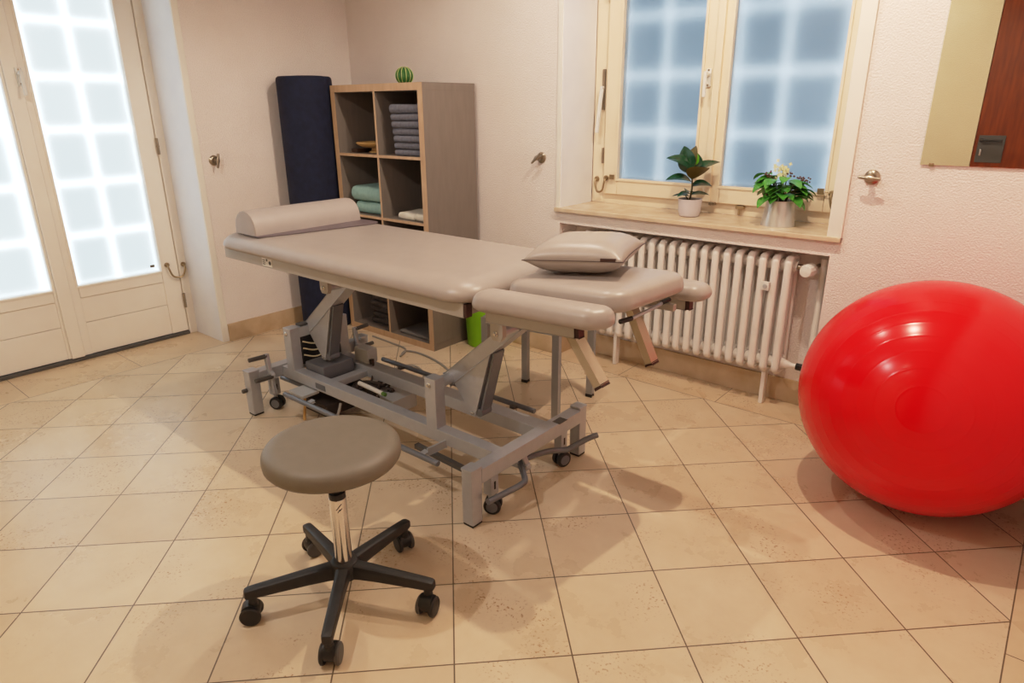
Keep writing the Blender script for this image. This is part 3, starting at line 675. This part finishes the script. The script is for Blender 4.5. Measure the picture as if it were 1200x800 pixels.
# castors
for x in (1.075, 2.41):
    for y in (-1.405, -1.0):
        bm = NB(); box(bm, x-.018, x+.018, y-.020, y+.020, .072, .152, .004); box(bm, x-.010, x+.010, y-.006, y+.006, .03, .075, .003)
        ca = build('castor', bm, 'silver', T)
        bm = NB(); box(bm, x+.017, x+.0195, y-.004, y+.004, .095, .125, .001); build('slot', bm, 'black', ca)
        cax = V((.95, -.3, 0)).normalized() if (x > 2 and y > -1.2) else V((.5, -.86, 0)).normalized()
        for s in (-1, 1):
            wc = V((x, y, .0305))+cax*(s*.0145)+V((-cax.y, cax.x, 0))*.006
            bm = NB(); lathe(bm, [(.020, -.010), (.027, -.009), (.0305, -.005), (.0305, .005), (.027, .009), (.020, .010)], wc, 28, cax); build('wheel', bm, 'black', ca)
            bm = NB(); lathe(bm, [(.018, -.0115), (.0205, -.010), (.0205, .010), (.018, .0115)], wc, 24, cax); build('wheel_hub', bm, 'greybar', ca)
# pedals
for s, yb in ((1, -1.43), (-1, -.94)):     # left end: rocker plates with two grips
    sg = -1 if s > 0 else 1
    bm = NB(); bar(bm, (1.115, yb, .095), (1.085, yb, .275), .012, .026, (0, 1, 0) if False else (1, 0, 0), .003, w1=.012, h1=.016); cyl(bm, (1.108, yb-.01, .18), (1.108, yb+.01, .18), .020, 18, .003)
    rp = build('rocker_pedal', bm, 'silver', T)
    for (x, z) in ((1.087, .268), (1.12, .178)):
        bm = NB(); cyl(bm, (x, yb, z), (x-.004, yb+sg*.085, z+.002), .010, 14, .003); build('grip', bm, 'darkgrey', rp)
bm = NB(); cyl(bm, (1.045, -1.50, .12), (1.045, -1.545, .12), .010, 14, .003); build('stop_stub', bm, 'darkgrey', T)
for pts in ([(2.40, -1.22, .118), (2.41, -1.10, .100), (2.425, -1.035, .085), (2.445, -1.005, .083), (2.475, -.965, .105), (2.50, -.93, .122), (2.515, -.905, .127)],
            [(2.36, -1.20, .125), (2.42, -1.255, .115), (2.47, -1.295, .10), (2.482, -1.325, .098), (2.47, -1.385, .092), (2.46, -1.44, .09), (2.458, -1.475, .092)]):
    bm = NB(); tube(bm, smoothpath(pts, 5), .011, 12); build('brake_pedal', bm, 'greybar', T)
bm = NB(); bar(bm, (2.28, -1.27, .125), (2.44, -1.24, .11), .02, .02, (0, 0, 1), .003); bar(bm, (2.425, -1.245, .155), (2.44, -1.235, .10), .018, .006, (1, 0, 0), .001); build('pedal_link', bm, 'silver', T)

# bolster, cover strip and pillow lying on the table
bm = NB(); n = 18; R = []
ys = [-1.448, -1.444, -1.43, -.922, -.908, -.904]; sc = [.86, .97, 1, 1, .97, .86]
for y, q in zip(ys, sc):
    ring = []
    for k in range(n+1):
        a = math.pi*k/n; ring.append(bm.verts.new((1.085-math.cos(a)*.083*q, y,   .8205+math.sin(a)**.8*.098*q)))
    R.append(ring)
for A, B in zip(R, R[1:]):
    for k in range(n): bm.faces.new((A[k], A[k+1], B[k+1], B[k]))
    bm.faces.new((A[n], A[0], B[0], B[n]))
bm.faces.new(R[0]); bm.faces.new(R[-1])
bo = single('bolster', bm, 'vinyl2', 'half-round taupe vinyl bolster lying across the foot end of the treatment table', 'bolster', sharp=50)
bm = NB(); bmesh.ops.create_cube  # cover strip: thin quad slab with one rounded corner
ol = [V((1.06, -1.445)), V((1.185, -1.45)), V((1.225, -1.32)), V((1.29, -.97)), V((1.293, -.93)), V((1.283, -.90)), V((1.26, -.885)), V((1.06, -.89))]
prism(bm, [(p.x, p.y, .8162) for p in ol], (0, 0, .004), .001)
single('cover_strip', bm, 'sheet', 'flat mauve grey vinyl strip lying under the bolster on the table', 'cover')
def cushion(bm, L, W, h, n=26):
    for sgn in (1, -1):
        g = []
        for i in range(n+1):
            row = []
            for j in range(n+1):
                u = -1+2*i/n; v = -1+2*j/n
                u2 = u*(1-.035*(1-v*v)*0-.0); 
                pin = 1-.05*(1-abs(v)**2) ; pin2 = 1-.05*(1-abs(u)**2)
                e = (max(0, 1-abs(u)**4.5)**.75)*(max(0, 1-abs(v)**4.5)**.75)
                row.append(bm.verts.new((u*L/2*pin, v*W/2*pin2, sgn*h/2*e)))
            g.append(row)
        for i in range(n):
            for j in range(n): bm.faces.new((g[i][j], g[i+1][j], g[i+1][j+1], g[i][j+1]))
    bmesh.ops.remove_doubles(bm, verts=bm.verts[:], dist=1e-5)
pw = thing('head_pillow', 'square taupe vinyl pillow with piped seam resting on the headrest of the table', 'pillow', (2.579, -1.121, .8855), .303)
pw.rotation_euler = (0, -.055, .303)
mw = wm(pw)
bm = NB(); cushion(bm, .315, .315, .105); bm.transform(mw); build('pillow_cover', bm, 'vinyl', pw, sharp=180)
bm = NB(); pts = []
for (a, b_) in (((-1, -1), (1, -1)), ((1, -1), (1, 1)), ((1, 1), (-1, 1)), ((-1, 1), (-1, -1))):
    for k in range(12):
        t_ = k/12; u = a[0]+(b_[0]-a[0])*t_; v = a[1]+(b_[1]-a[1])*t_
        pts.append((u*.1575*(1-.05*(1-v*v)), v*.1575*(1-.05*(1-u*u)), 0))
tube(bm, pts, .0013, 6, closed=True); bm.transform(mw); build('piping', bm, 'brown', pw)
bm = NB(); box(bm, .088, .134, -.1545, -.147, .0005, .0095, .001); bm.transform(mw); build('care_label', bm, 'brown', pw)

# ------------------------------------------------------------------ rolling stool
SX, SY = 2.374, -1.985
S = thing('rolling_stool', 'round olive taupe swivel stool with chrome column and black five-star castor base', 'stool', (SX, SY, 0))
bm = NB(); lathe(bm, [(.158, .443), (.171, .446), (.1775, .455), (.179, .467), (.1775, .480), (.171, .490), (.159, .4965), (.138, .4992), (.08, .500), (.02, .5002)], (SX, SY, 0), 72); build('seat', bm, 'stoolvinyl', S, sharp=60)
bm = NB(); lathe(bm, [(.09, .434), (.09, .444)], (SX, SY, 0), 32); cyl(bm, (SX, SY, .345), (SX, SY, .436), .0165, 24); build('seat_plate', bm, 'black', S)
bm = NB(); cyl(bm, (SX, SY, .10), (SX, SY, .330), .0235, 40, .002); po = build('gas_column', bm, 'chrome', S)
bm = NB(); cyl(bm, (SX, SY, .328), (SX, SY, .347), .0225, 32, .002); build('collar', bm, 'black', po)
bm = NB(); a0 = math.radians(-50)
for k, (da, z, ln) in enumerate(((0, .302, .012), (.12, .307, .014), (.24, .312, .012), (.1, .294, .016), (.25, .299, .01))):
    a = a0+da*1.6; p = V((SX+math.cos(a)*.0237, SY+math.sin(a)*.0237, z)); a2 = a+.28; q = V((SX+math.cos(a2)*.0237, SY+math.sin(a2)*.0237, z+ln*.6)); tube(bm, [p, q], .0011, 5)
build('logo_print', bm, 'black', po)
bm = NB(); lathe(bm, [(.030, .075), (.040, .080), (.042, .115), (.036, .126), (.027, .130)], (SX, SY, 0), 40); build('hub', bm, 'blackmatte', S)
for k in range(5):
    a = math.radians(25.3+72*k); d = V((math.cos(a), math.sin(a), 0)); c = V((SX, SY, 0))
    bm = NB(); sd = V((-d.y, d.x, 0)); loft(bm, [(c+d*r_+V((0, 0, z_)), w_, h_) for r_, z_, w_, h_ in ((.02, .100, .044, .048), (.05, .100, .037, .046), (.10, .099, .034, .041), (.18, .096, .031, .035), (.24, .0935, .029, .031), (.258, .0925, .028, .029), (.265, .092, .024, .025), (.268, .0917, .015, .016))], sd, (0, 0, 1), 24, 5.)
    cyl(bm, c+d*.248+V((0, 0, .05)), c+d*.248+V((0, 0, .09)), .012, 16)
    build('base_arm', bm, 'blackmatte', S)
    w = math.radians((200, 75, -10, 140, 40)[k]); ax = V((math.cos(w), math.sin(w), 0)); fo = V((-ax.y, ax.x, 0))*.008
    p = c+d*.248+fo
    bm = NB()
    lathe(bm, [(.010, -.018), (.0245, -.017), (.0255, -.006), (.0255, .006), (.0245, .017), (.010, .018)], p+V((0, 0, .037)), 24, ax); cyl(bm, c+d*.248+V((0, 0, .045)), c+d*.248+V((0, 0, .064)), .013, 16, .002)
    ca = build('castor', bm, 'black', S)
    for s in (-1, 1):
        bm = NB(); lathe(bm, [(.012, -.006), (.0265, -.0055), (.0285, -.002), (.0285, .003), (.0245, .0065), (.010, .0075)], p+ax*(s*.0195)+V((0, 0, .0286)), 28, ax*s); build('wheel', bm, 'darkgrey' if s > 0 else 'black', ca)

# ------------------------------------------------------------------ exercise ball
BC, BR = V((3.50, -.407, .391)), .391
ax = (V((3.5355, -.7837, .492))-BC).normalized()
bm = NB(); prof_ = []
N = 420
rings_ = [10, 18, 25.5, 33, 40, 47, 54, 61, 119, 126, 133, 140, 147, 154]
for i in range(N+1):
    a = 180-180*i/N; rr = BR
    for g in rings_: rr += .0007*math.exp(-((a-g)/.3)**2)
    prof_.append((max(rr*math.sin(math.radians(a)), .0004), rr*math.cos(math.radians(a))))
lathe(bm, prof_, BC, 128, ax)
e_ = V((.769, .639, 0)).normalized()
for v in bm.verts: v.co += e_*((v.co-BC).dot(e_)*.035-.003)
o = build('exercise_ball', bm, 'ball', sharp=180, wn=False); recentre(o)
tag(o, 'large glossy red exercise ball on the floor in front of the wall below the mirror', 'exercise ball')
bm = NB(); lathe(bm, [(.008, -.001), (.008, .0016), (.004, .002)], BC+ax*BR, 20, ax); build('valve_plug', bm, 'ball', o)

# ------------------------------------------------------------------ cube shelf
X0, X1, Y0, Y1, H = .337, 1.102, -.415, -.026, 1.44
SH = thing('cube_shelf', 'taupe cube shelf two columns wide and four high with oak edges in the corner', 'shelf', ((X0+X1)/2, (Y0+Y1)/2, 0))
oakfn = lambda p: 1 if p.normal.y < -.9 else 0
mk = dict(mats=['taupe', 'oak'], mat_fn=oakfn)
to = .038; ti = .015
for x0, x1 in ((X0, X0+to), (X1-to, X1)):
    bm = NB(); box(bm, x0, x1, Y0, Y1, to, H-to); build('side_panel', bm, None, SH, **mk)
bm = NB(); box(bm, X0, X1, Y0, Y1, H-to, H, .001); build('top_panel', bm, None, SH, **mk)
bm = NB(); box(bm, X0, X1, Y0, Y1, 0, to, .001); build('bottom_panel', bm, None, SH, **mk)
rowh = (H-2*to-3*ti)/4; xm = (X0+X1)/2
ZS = [to+k*(rowh+ti) for k in range(4)]
for k in range(1, 4):
    bm = NB(); box(bm, X0+to, X1-to, Y0+.001, Y1, ZS[k]-ti, ZS[k]); build('shelf_board', bm, None, SH, **mk)
for k in range(4):
    bm = NB(); box(bm, xm-ti/2, xm+ti/2, Y0+.001, Y1, ZS[k], ZS[k]+rowh); build('divider', bm, None, SH, **mk)
bm = NB(); box(bm, X0+.01, X1-.01, Y1, Y1+.006, .01, H-.01); build('back_panel', bm, 'shelfback', SH)

def folded(x0, x1, y0, y1, z0, h, r, wob, seed, droop=0.):
    bm = NB(); q = h/2
    pr_ = [(q*.75, 0), (q*.3, h*.08), (q*.06, h*.28), (0, h*.5), (q*.06, h*.72), (q*.3, h*.92), (q*.75, h)]
    n = 10; ol = rrect(x0, x1, y0, y1, r, 5); 
    dense = []
    for i in range(len(ol)):
        a, b_ = ol[i], ol[(i+1) % len(ol)]; m_ = max(1, int((b_-a).length/.02))
        for k in range(m_): dense.append(a.lerp(b_, k/m_))
    slab(bm, dense, [(i_, z0+z) for i_, z in pr_])
    for v in bm.verts:
        w = noise.noise(V((v.co.x*14+seed*3.1, v.co.y*14, v.co.z*16+seed*7.7)))
        v.co.z += w*wob*min(1, (v.co.z-z0)/h+.15); v.co.y += noise.noise(V((v.co.x*9+seed, seed*2.2, 5)))*wob*1.2
        if v.co.z < z0+.0003: v.co.z = z0+.0003
    return bm
# grey towels, top right compartment
ORD = ['lowest', 'second lowest', 'third from the bottom', 'middle', 'third from the top', 'second from the top', 'topmost']
z = ZS[3]
for k in range(7):
    h = (.035, .035, .036, .037, .037, .037, .048)[k]; dx = random.uniform(-.006, .006)
    bm = folded(.822+dx+(.012 if k < 3 else 0), 1.058, Y0+.012+random.uniform(0, .008), Y0+.27, z+.0005, h-.001, .014, .0035, k)
    single('folded_towel', bm, 'towel', 'grey folded towel, %s of the seven in the upper right shelf compartment' % ORD[k], 'towel', 'grey towels in the top compartment', sharp=180); z += h
# charcoal towels, bottom left compartment
ORD2 = ['lowest', 'second lowest', 'third from the bottom', 'third from the top', 'second from the top', 'topmost']
z = ZS[0]
for k in range(6):
    h = (.040, .038, .036, .036, .036, .036)[k]
    bm = folded(.475+random.uniform(-.01, .006), xm-ti/2-.004, Y0+.05+random.uniform(0, .015), Y0+.31, z+.001, h-.003, .016, .003, 20+k)
    single('folded_towel', bm, 'towel2', 'charcoal folded towel, %s of the stack in the bottom left shelf compartment' % ORD2[k], 'towel', 'charcoal towels in the bottom compartment', sharp=180); z += h
# sage blankets
z = ZS[2]
for k in range(2):
    h = (.072, .088)[k]
    bm = folded(.425-.025*k, xm-ti/2-.004, Y0+.035-.01*k, Y0+.34, z+.001, h-.004, .03, .004, 40+k)
    single('folded_blanket', bm, 'mint', ('lower' if k == 0 else 'upper')+' of two sage green folded blankets in the left shelf compartment', 'blanket', 'sage green blankets on the shelf', sharp=180); z += h
# white cloths
bm = folded(.815, .965, Y0+.03, Y0+.20, ZS[2]+.0005, .035, .014, .012, 51); single('folded_cloth', bm, 'linen', 'white crumpled folded cloth in the right compartment beside the blankets, left of two', 'cloth', 'white cloths on the shelf', sharp=180)
bm = folded(.975, 1.056, Y0+.02, Y0+.20, ZS[2]+.0005, .042, .012, .010, 52); single('folded_cloth', bm, 'linen', 'white folded cloth against the right side of the compartment below the grey towels', 'cloth', 'white cloths on the shelf', sharp=180)
# slate cloth in the bottom right compartment
bm = folded(xm+.05, 1.055, Y0+.03, Y0+.34, ZS[0]+.0005, .018, .01, .004, 60); single('folded_cloth', bm, 'greycloth', 'flat slate grey cloth on the floor of the bottom right shelf compartment', 'cloth', sharp=180)
# wooden dish, top left compartment
wd = thing('wooden_dish', 'round pale wooden dish on a small foot in the top left shelf compartment', 'dish', (.548, -.265, ZS[3]))
bm = NB(); lathe(bm, [(.05, .028), (.09, .032), (.120, .046), (.127, .055), (.120, .060), (.09, .046), (.04, .042), (.002, .042)], (.548, -.265, ZS[3]), 48); build('bowl', bm, 'wood', wd)
bm = NB(); lathe(bm, [(.055, .0005), (.055, .006), (.040, .012), (.038, .030)], (.548, -.265, ZS[3]), 32); build('foot', bm, 'wood', wd)
bm = NB(); box(bm, .415, .475, -.36, -.20, ZS[3]+.0005, ZS[3]+.022, .004); single('wooden_block', bm, 'walnut', 'small dark wooden block half under the pale wooden dish', 'block')
# ceramic cactus on top
ct = thing('ceramic_cactus', 'small round ribbed green glazed ceramic cactus standing on top of the cube shelf', 'ornament', (.808, -.265, H))
bm = NB(); prf = []
for i in range(15):
    a = math.radians(-62+150*i/14); prf.append((.046*math.cos(a) if i < 14 else .004, .044+.046*math.sin(a)))
z0 = prf[0][1]; prf = [(r_, z_-z0) for r_, z_ in prf]
lathe(bm, prf, (.808, -.265, H), 96, mod=lambda a, z: 1+.07*math.cos(12*a)); build('cactus_body', bm, 'cactus', ct, sharp=180)
for k in range(12):
    a = 2*math.pi*k/12; bm = NB(); tube(bm, [V((.808+math.cos(a)*r_*1.068, -.265+math.sin(a)*r_*1.068, H+z_)) for r_, z_ in prf[1:-1]], .0015, 5); build('rib_line', bm, 'cactusrib', ct)

# navy foam roll in the corner
t = thing('foam_roll', 'tall navy blue rolled foam mat standing upright in the corner beside the shelf', 'foam roll', (.172, -.47, 0))
bm = NB(); lathe(bm, [(.146, .0), (.154, .006), (.156, .02), (.156, 1.47), (.153, 1.483), (.144, 1.49), (.05, 1.4915), (.002, 1.4915)], (.172, -.47, 0), 64); build('rolled_mat', bm, 'navy', t, sharp=60)
bm = NB(); pts = [V((.172+math.cos(s*.35)*(.012+.0046*s), -.47+math.sin(s*.35)*(.012+.0046*s), 1.4918)) for s in range(30)]; tube(bm, pts, .0022, 5); build('spiral_edge', bm, 'navy', t)

# lime bin
t = thing('waste_bin', 'lime green round plastic bin on the floor between shelf and metal stool', 'bin', (1.222, -.128, 0))
bm = NB(); lathe(bm, [(.090, 0), (.094, .004), (.106, .27), (.109, .274), (.109, .28), (.1035, .28), (.091, .01), (.002, .008)], (1.222, -.128, 0), 48); build('bin_body', bm, 'lime', t, sharp=50)

# small metal stool under the headrest
A, B = V((1.783, -.432, 0)), V((2.136, -.378, 0)); ux = (B-A).normalized(); uy = V((ux.y, -ux.x, 0))
def to_new(p): return V(((p.x), (p.y), 0))
cs = [A, B, B+uy*.357, A+uy*.357]; cen = sum(cs, V((0, 0, 0)))/4
t = thing('metal_stool', 'low grey steel four-legged stool standing behind the table under its headrest', 'stool', cen, math.atan2(ux.y, ux.x))
for c in cs:
    bm = NB(); bar(bm, c+V((0, 0, .012)), c+V((0, 0, .44)), .026, .026, ux, .003); lg = build('leg', bm, 'bluegrey', t)
    bm = NB(); bar(bm, c, c+V((0, 0, .013)), .028, .028, ux, .003); build('foot_cap', bm, 'black', lg)
bm = NB()
for i in range(4): bar(bm, cs[i]+V((0, 0, .43)), cs[(i+1) % 4]+V((0, 0, .43)), .024, .026, (0, 0, 1), .002)
build('seat_frame', bm, 'bluegrey', t)
bm = NB(); s = bmesh.new(); slab(s, rrect(-.185, .185, -.185, .185, .03), [(.006, .444), (0, .452), (0, .475), (.006, .485), (.02, .488)]); s.transform(Matrix.Translation((cen.x, cen.y, 0)) @ Matrix.Rotation(math.atan2(ux.y, ux.x), 4, 'Z')); merge(bm, s); build('seat', bm, 'lightgrey', t)

# floor cord behind the table
bm = NB()
tube(bm, smoothpath([(1.02, -.60, .006), (.98, -.52, .006), (1.1, -.50, .006), (1.3, -.545, .006), (1.42, -.62, .006), (1.39, -.72, .006), (1.22, -.80, .006), (1.15, -.74, .012), (1.2, -.66, .012), (1.32, -.70, .006), (1.36, -.80, .006), (1.30, -.92, .006)], 8), .0055, 8)
tube(bm, smoothpath([(.62, -.47, .005), (.8, -.48, .005), (.95, -.50, .005), (1.02, -.60, .006)], 6), .0055, 8)
single('power_cord', bm, 'cord', 'thin grey power cord looping over the tiles between table and shelf', 'cord')

# ------------------------------------------------------------------ plants
def leaf_mesh(bm, base, dirv, up, L, W, curl, fold=.15, tip=1., n=9, midx=0):
    base = V(base); d = V(dirv).normalized(); u = V(up); u = (u-d*u.dot(d)).normalized(); s = d.cross(u)
    rows = []
    for i in range(n+1):
        t = i/n; w = W/2*(math.sin(math.pi*t**.85)**.8 if 0 < t < 1 else .02)
        ang = curl*t; c = base+d*(L*(math.sin(ang)/curl if abs(curl) > 1e-3 else t))-u*(L*((1-math.cos(ang))/curl if abs(curl) > 1e-3 else 0))
        row = []
        for q in (-1, -.5, 0, .5, 1): row.append(bm.verts.new(c+s*(w*q)+u*(abs(q)**1.3*fold*w)))
        rows.append(row)
    for A_, B_ in zip(rows, rows[1:]):
        for k in range(4):
            f = bm.faces.new((A_[k], A_[k+1], B_[k+1], B_[k])); f.material_index = midx
FX, FYP, FZ = 2.332, .135, .82
t = thing('potted_ficus', 'small rubber plant with broad dark leaves in a pale grey pot on the sill', 'potted plant', (FX, FYP, FZ))
bm = NB(); lathe(bm, [(.040, 0), (.046, .004), (.052, .025), (.055, .075), (.0555, .082), (.052, .082), (.050, .070), (.002, .068)], (FX, FYP, FZ), 40); build('pot', bm, 'potgrey', t)
bm = NB(); lathe(bm, [(.050, .068), (.045, .074), (.02, .077), (.002, .078)], (FX, FYP, FZ), 24); build('soil', bm, 'soil', t)
bm = NB(); tube(bm, smoothpath([(FX-.004, FYP, FZ+.07), (FX+.004, FYP, FZ+.13), (FX+.0, FYP+.002, FZ+.2), (FX+.012, FYP, FZ+.25)], 5), .005, 8, r1=.003); tube(bm, smoothpath([(FX-.01, FYP, FZ+.075), (FX-.03, FYP-.005, FZ+.105)], 4), .003, 6); build('stem', bm, 'stem', t)
# camera-facing basis for leaf directions: right and towards-room
rt = V((.77, .64, 0)); fr_ = V((.55, -.83, 0)); up = V((0, 0, 1))
def L3(a, b_, c): return rt*a+fr_*b_+up*c
lt = NB(); lb = NB(); ly = NB()
P = V((FX, FYP, FZ))
for (bz, dv, uv, L, W, cu, which) in (
    (.215, L3(-.25, -.2, 1.0), L3(-.9, .5, .2), .115, .075, .9, 'b'),
    (.215, L3(-.75, .25, .8), L3(-.3, .4, .9), .135, .070, .9, 't'),
    (.20, L3(.85, .1, .75), L3(-.4, .4, .9), .135, .058, .8, 't'),
    (.17, L3(.35, .75, .95), L3(-.2, -.75, .5), .135, .085, .8, 'b'),
    (.16, L3(-.85, .3, .55), L3(.2, .4, .9), .125, .055, 1.0, 't'),
    (.20, L3(-.5, -.1, .9), L3(-.6, .5, .4), .13, .075, .7, 't'),
    (.14, L3(.7, .35, .45), L3(-.2, .4, .9), .095, .046, 1.2, 't'),
    (.10, L3(.9, .2, .30), L3(0, .3, 1), .085, .034, .7, 't'),
    (.11, L3(-.3, .7, .5), L3(.1, .3, 1), .06, .045, .9, 't'),
    (.105, L3(-.8, .35, .25), L3(0, .3, 1), .07, .036, .9, 't'),
    (.09, L3(-.9, 0, .35), L3(0, .2, 1), .085, .03, .7, 't'),
    (.22, L3(.3, -.4, .9), L3(.2, .8, .3), .09, .06, .5, 't')):
    leaf_mesh(lb if which == 'b' else lt, P+V((0, 0, bz)), dv, uv, L*1.06, W*1.22, cu, .25)
leaf_mesh(ly, P+V((.005, 0, .235)), L3(.25, .15, 1), L3(0, 1, .2), .055, .03, .3, .3)
build('foliage', lt, 'leafdark', t, sharp=180); build('foliage', lb, 'leafback', t, sharp=180); build('young_leaf', ly, 'leafyoung', t, sharp=180)

HX, HY = 2.755, .128
t = thing('potted_kalanchoe', 'bushy green flowering plant with cream blossom in a galvanised metal pot on the sill', 'potted plant', (HX, HY, .82))
bm = NB(); lathe(bm, [(.070, 0), (.071, .003), (.070, .008), (.059, .106), (.0605, .110), (.057, .110), (.056, .095), (.002, .093)], (HX, HY, .82), 48); build('pot', bm, 'potmetal', t)
bm = NB(); lathe(bm, [(.056, .092), (.05, .099), (.02, .102), (.002, .103)], (HX, HY, .82), 24); build('soil', bm, 'soil', t)
P = V((HX, HY, .82)); random.seed(11)
st = NB(); lf = NB(); heads = []
for k in range(11):
    a = 2*math.pi*k/11+.3; rr = random.uniform(.03, .095); e = P+V((math.cos(a)*rr, math.sin(a)*rr*.75, random.uniform(.15, .215)))
    b0 = P+V((math.cos(a)*.02, math.sin(a)*.02, .095)); md = b0.lerp(e, .5)+V((0, 0, .02)); tube(st, smoothpath([b0, md, e], 5), .0032, 6, r1=.002); heads.append((e, a))
    for j in range(5):
        a2 = a+random.uniform(-1.1, 1.1); p = b0.lerp(e, .45+.14*j); leaf_mesh(lf, p, V((math.cos(a2), math.sin(a2)*.85, random.uniform(-.15, .35))), V((0, 0, 1)), random.uniform(.065, .10), random.uniform(.048, .066), random.uniform(.5, 1.1), .25)
for (dx, fy, dz, L, cu) in ((-.01, .05, .115, .1, .9), (-.1, .02, .16, .09, 1.3), (.055, .05, .09, .085, 1.5), (-.085, .04, .10, .085, 1.4), (.085, .02, .12, .08, .8), (.09, .03, .10, .065, .9), (-.06, .05, .15, .075, 1.0), (.05, .05, .15, .075, .8)):
    d = L3(dx*8, fy*8, .15); leaf_mesh(lf, P+rt*dx*.6+fr_*fy*.6+up*(dz+.02), d, V((0, 0, 1)), L, .056, cu, .22)
for (dx, dz) in ((-.05, .10), (.03, .11), (0, .12)):
    b0 = P+up*.095; e = P+rt*dx*1.6+fr_*.05+up*(dz+.04); tube(st, smoothpath([b0+rt*dx*.5, b0.lerp(e, .5)+up*.01, e], 4), .003, 6)
fs = NB(); bd = NB()
top = P+rt*-.005+up*.235; tube(st, smoothpath([P+up*.1, P+up*.17+rt*.003, top], 5), .003, 6)
def blob(bm, c, r, sc=(1, 1, 1)):
    s = bmesh.new(); bmesh.ops.create_icosphere(s, subdivisions=1, radius=r)
    for v in s.verts: v.co = V((v.co.x*sc[0], v.co.y*sc[1], v.co.z*sc[2]))+c
    merge(bm, s)
for k in range(30):
    c = top+rt*random.gauss(-.004, .017)+fr_*random.gauss(0, .012)+up*random.gauss(.002, .015)
    for j in range(4):
        a = j*math.pi/2+k; leaf_mesh(fs, c, rt*math.cos(a)+fr_*.4+up*math.sin(a), fr_, .0095, .006, .4, .2, n=3)
    blob(fs, c, .0028)
for cx, cz in ((-.068, .218), (.028, .222), (.075, .195), (.10, .19)):
    for k in range(12): blob(bd, P+rt*(cx+random.uniform(-.016, .016))+fr_*random.uniform(-.012, .012)+up*(cz+random.uniform(-.014, .014)), .0042)
build('stems', st, 'stem', t); build('foliage', lf, 'leaf', t, sharp=180); build('blossom', fs, 'petal', t, sharp=180); build('buds', bd, 'bud', t, sharp=180)

# ------------------------------------------------------------------ lights
def lamp(loc, watt, col, rad=.045, spot=None, aim=None):
    d = bpy.data.lights.new('ceiling_spot', 'SPOT' if spot else 'POINT'); d.energy = watt; d.color = col; d.shadow_soft_size = rad
    o = bpy.data.objects.new('ceiling_spot', d); COL.objects.link(o); o.location = loc
    if spot: d.spot_size = math.radians(spot); d.spot_blend = .35
    return o
WARM = (1., .83, .63)
lamp((2.95, -.80, 2.42), 66, (1., .785, .60), .02, 164); lamp((2.0, -.80, 2.42), 30, (1., .84, .72), .02, 164)
lamp((1.95, -2.65, 2.42), 46, (1., .92, .88), .02, 164); lamp((2.8, -2.7, 2.42), 9, (1., .82, .62), .02, 164)
w = bpy.data.worlds.new('World'); scn.world = w; w.use_nodes = True
w.node_tree.nodes['Background'].inputs[0].default_value = (.75, .85, 1, 1); w.node_tree.nodes['Background'].inputs[1].default_value = .6

# ------------------------------------------------------------------ camera
cd = bpy.data.cameras.new('camera'); cam = bpy.data.objects.new('camera', cd); COL.objects.link(cam); scn.camera = cam
cd.sensor_width = 36; cd.lens = 780.094/1200*36; cd.clip_start = .01
cam.matrix_world = Matrix(((0.768794, -0.208232, 0.604645, 3.73642), (0.639467, 0.259508, -0.723698, -2.87557), (-0.006213, 0.943024, 0.332666, 1.32028), (0, 0, 0, 1)))
scn.view_settings.view_transform = 'Standard'; scn.view_settings.look = 'None'; scn.view_settings.exposure = .26; scn.view_settings.gamma = 1
scn.view_settings.use_curve_mapping = True
cm = scn.view_settings.curve_mapping; cm.white_level = (3, 3, 3); cv = cm.curves[3]
for x_, y_ in ((.007, .017), (.02, .055), (.06, .172), (.117, .335), (.167, .45), (.233, .555), (.333, .66), (.5, .77), (.75, .90)): cv.points.new(x_, y_)
cm.update()
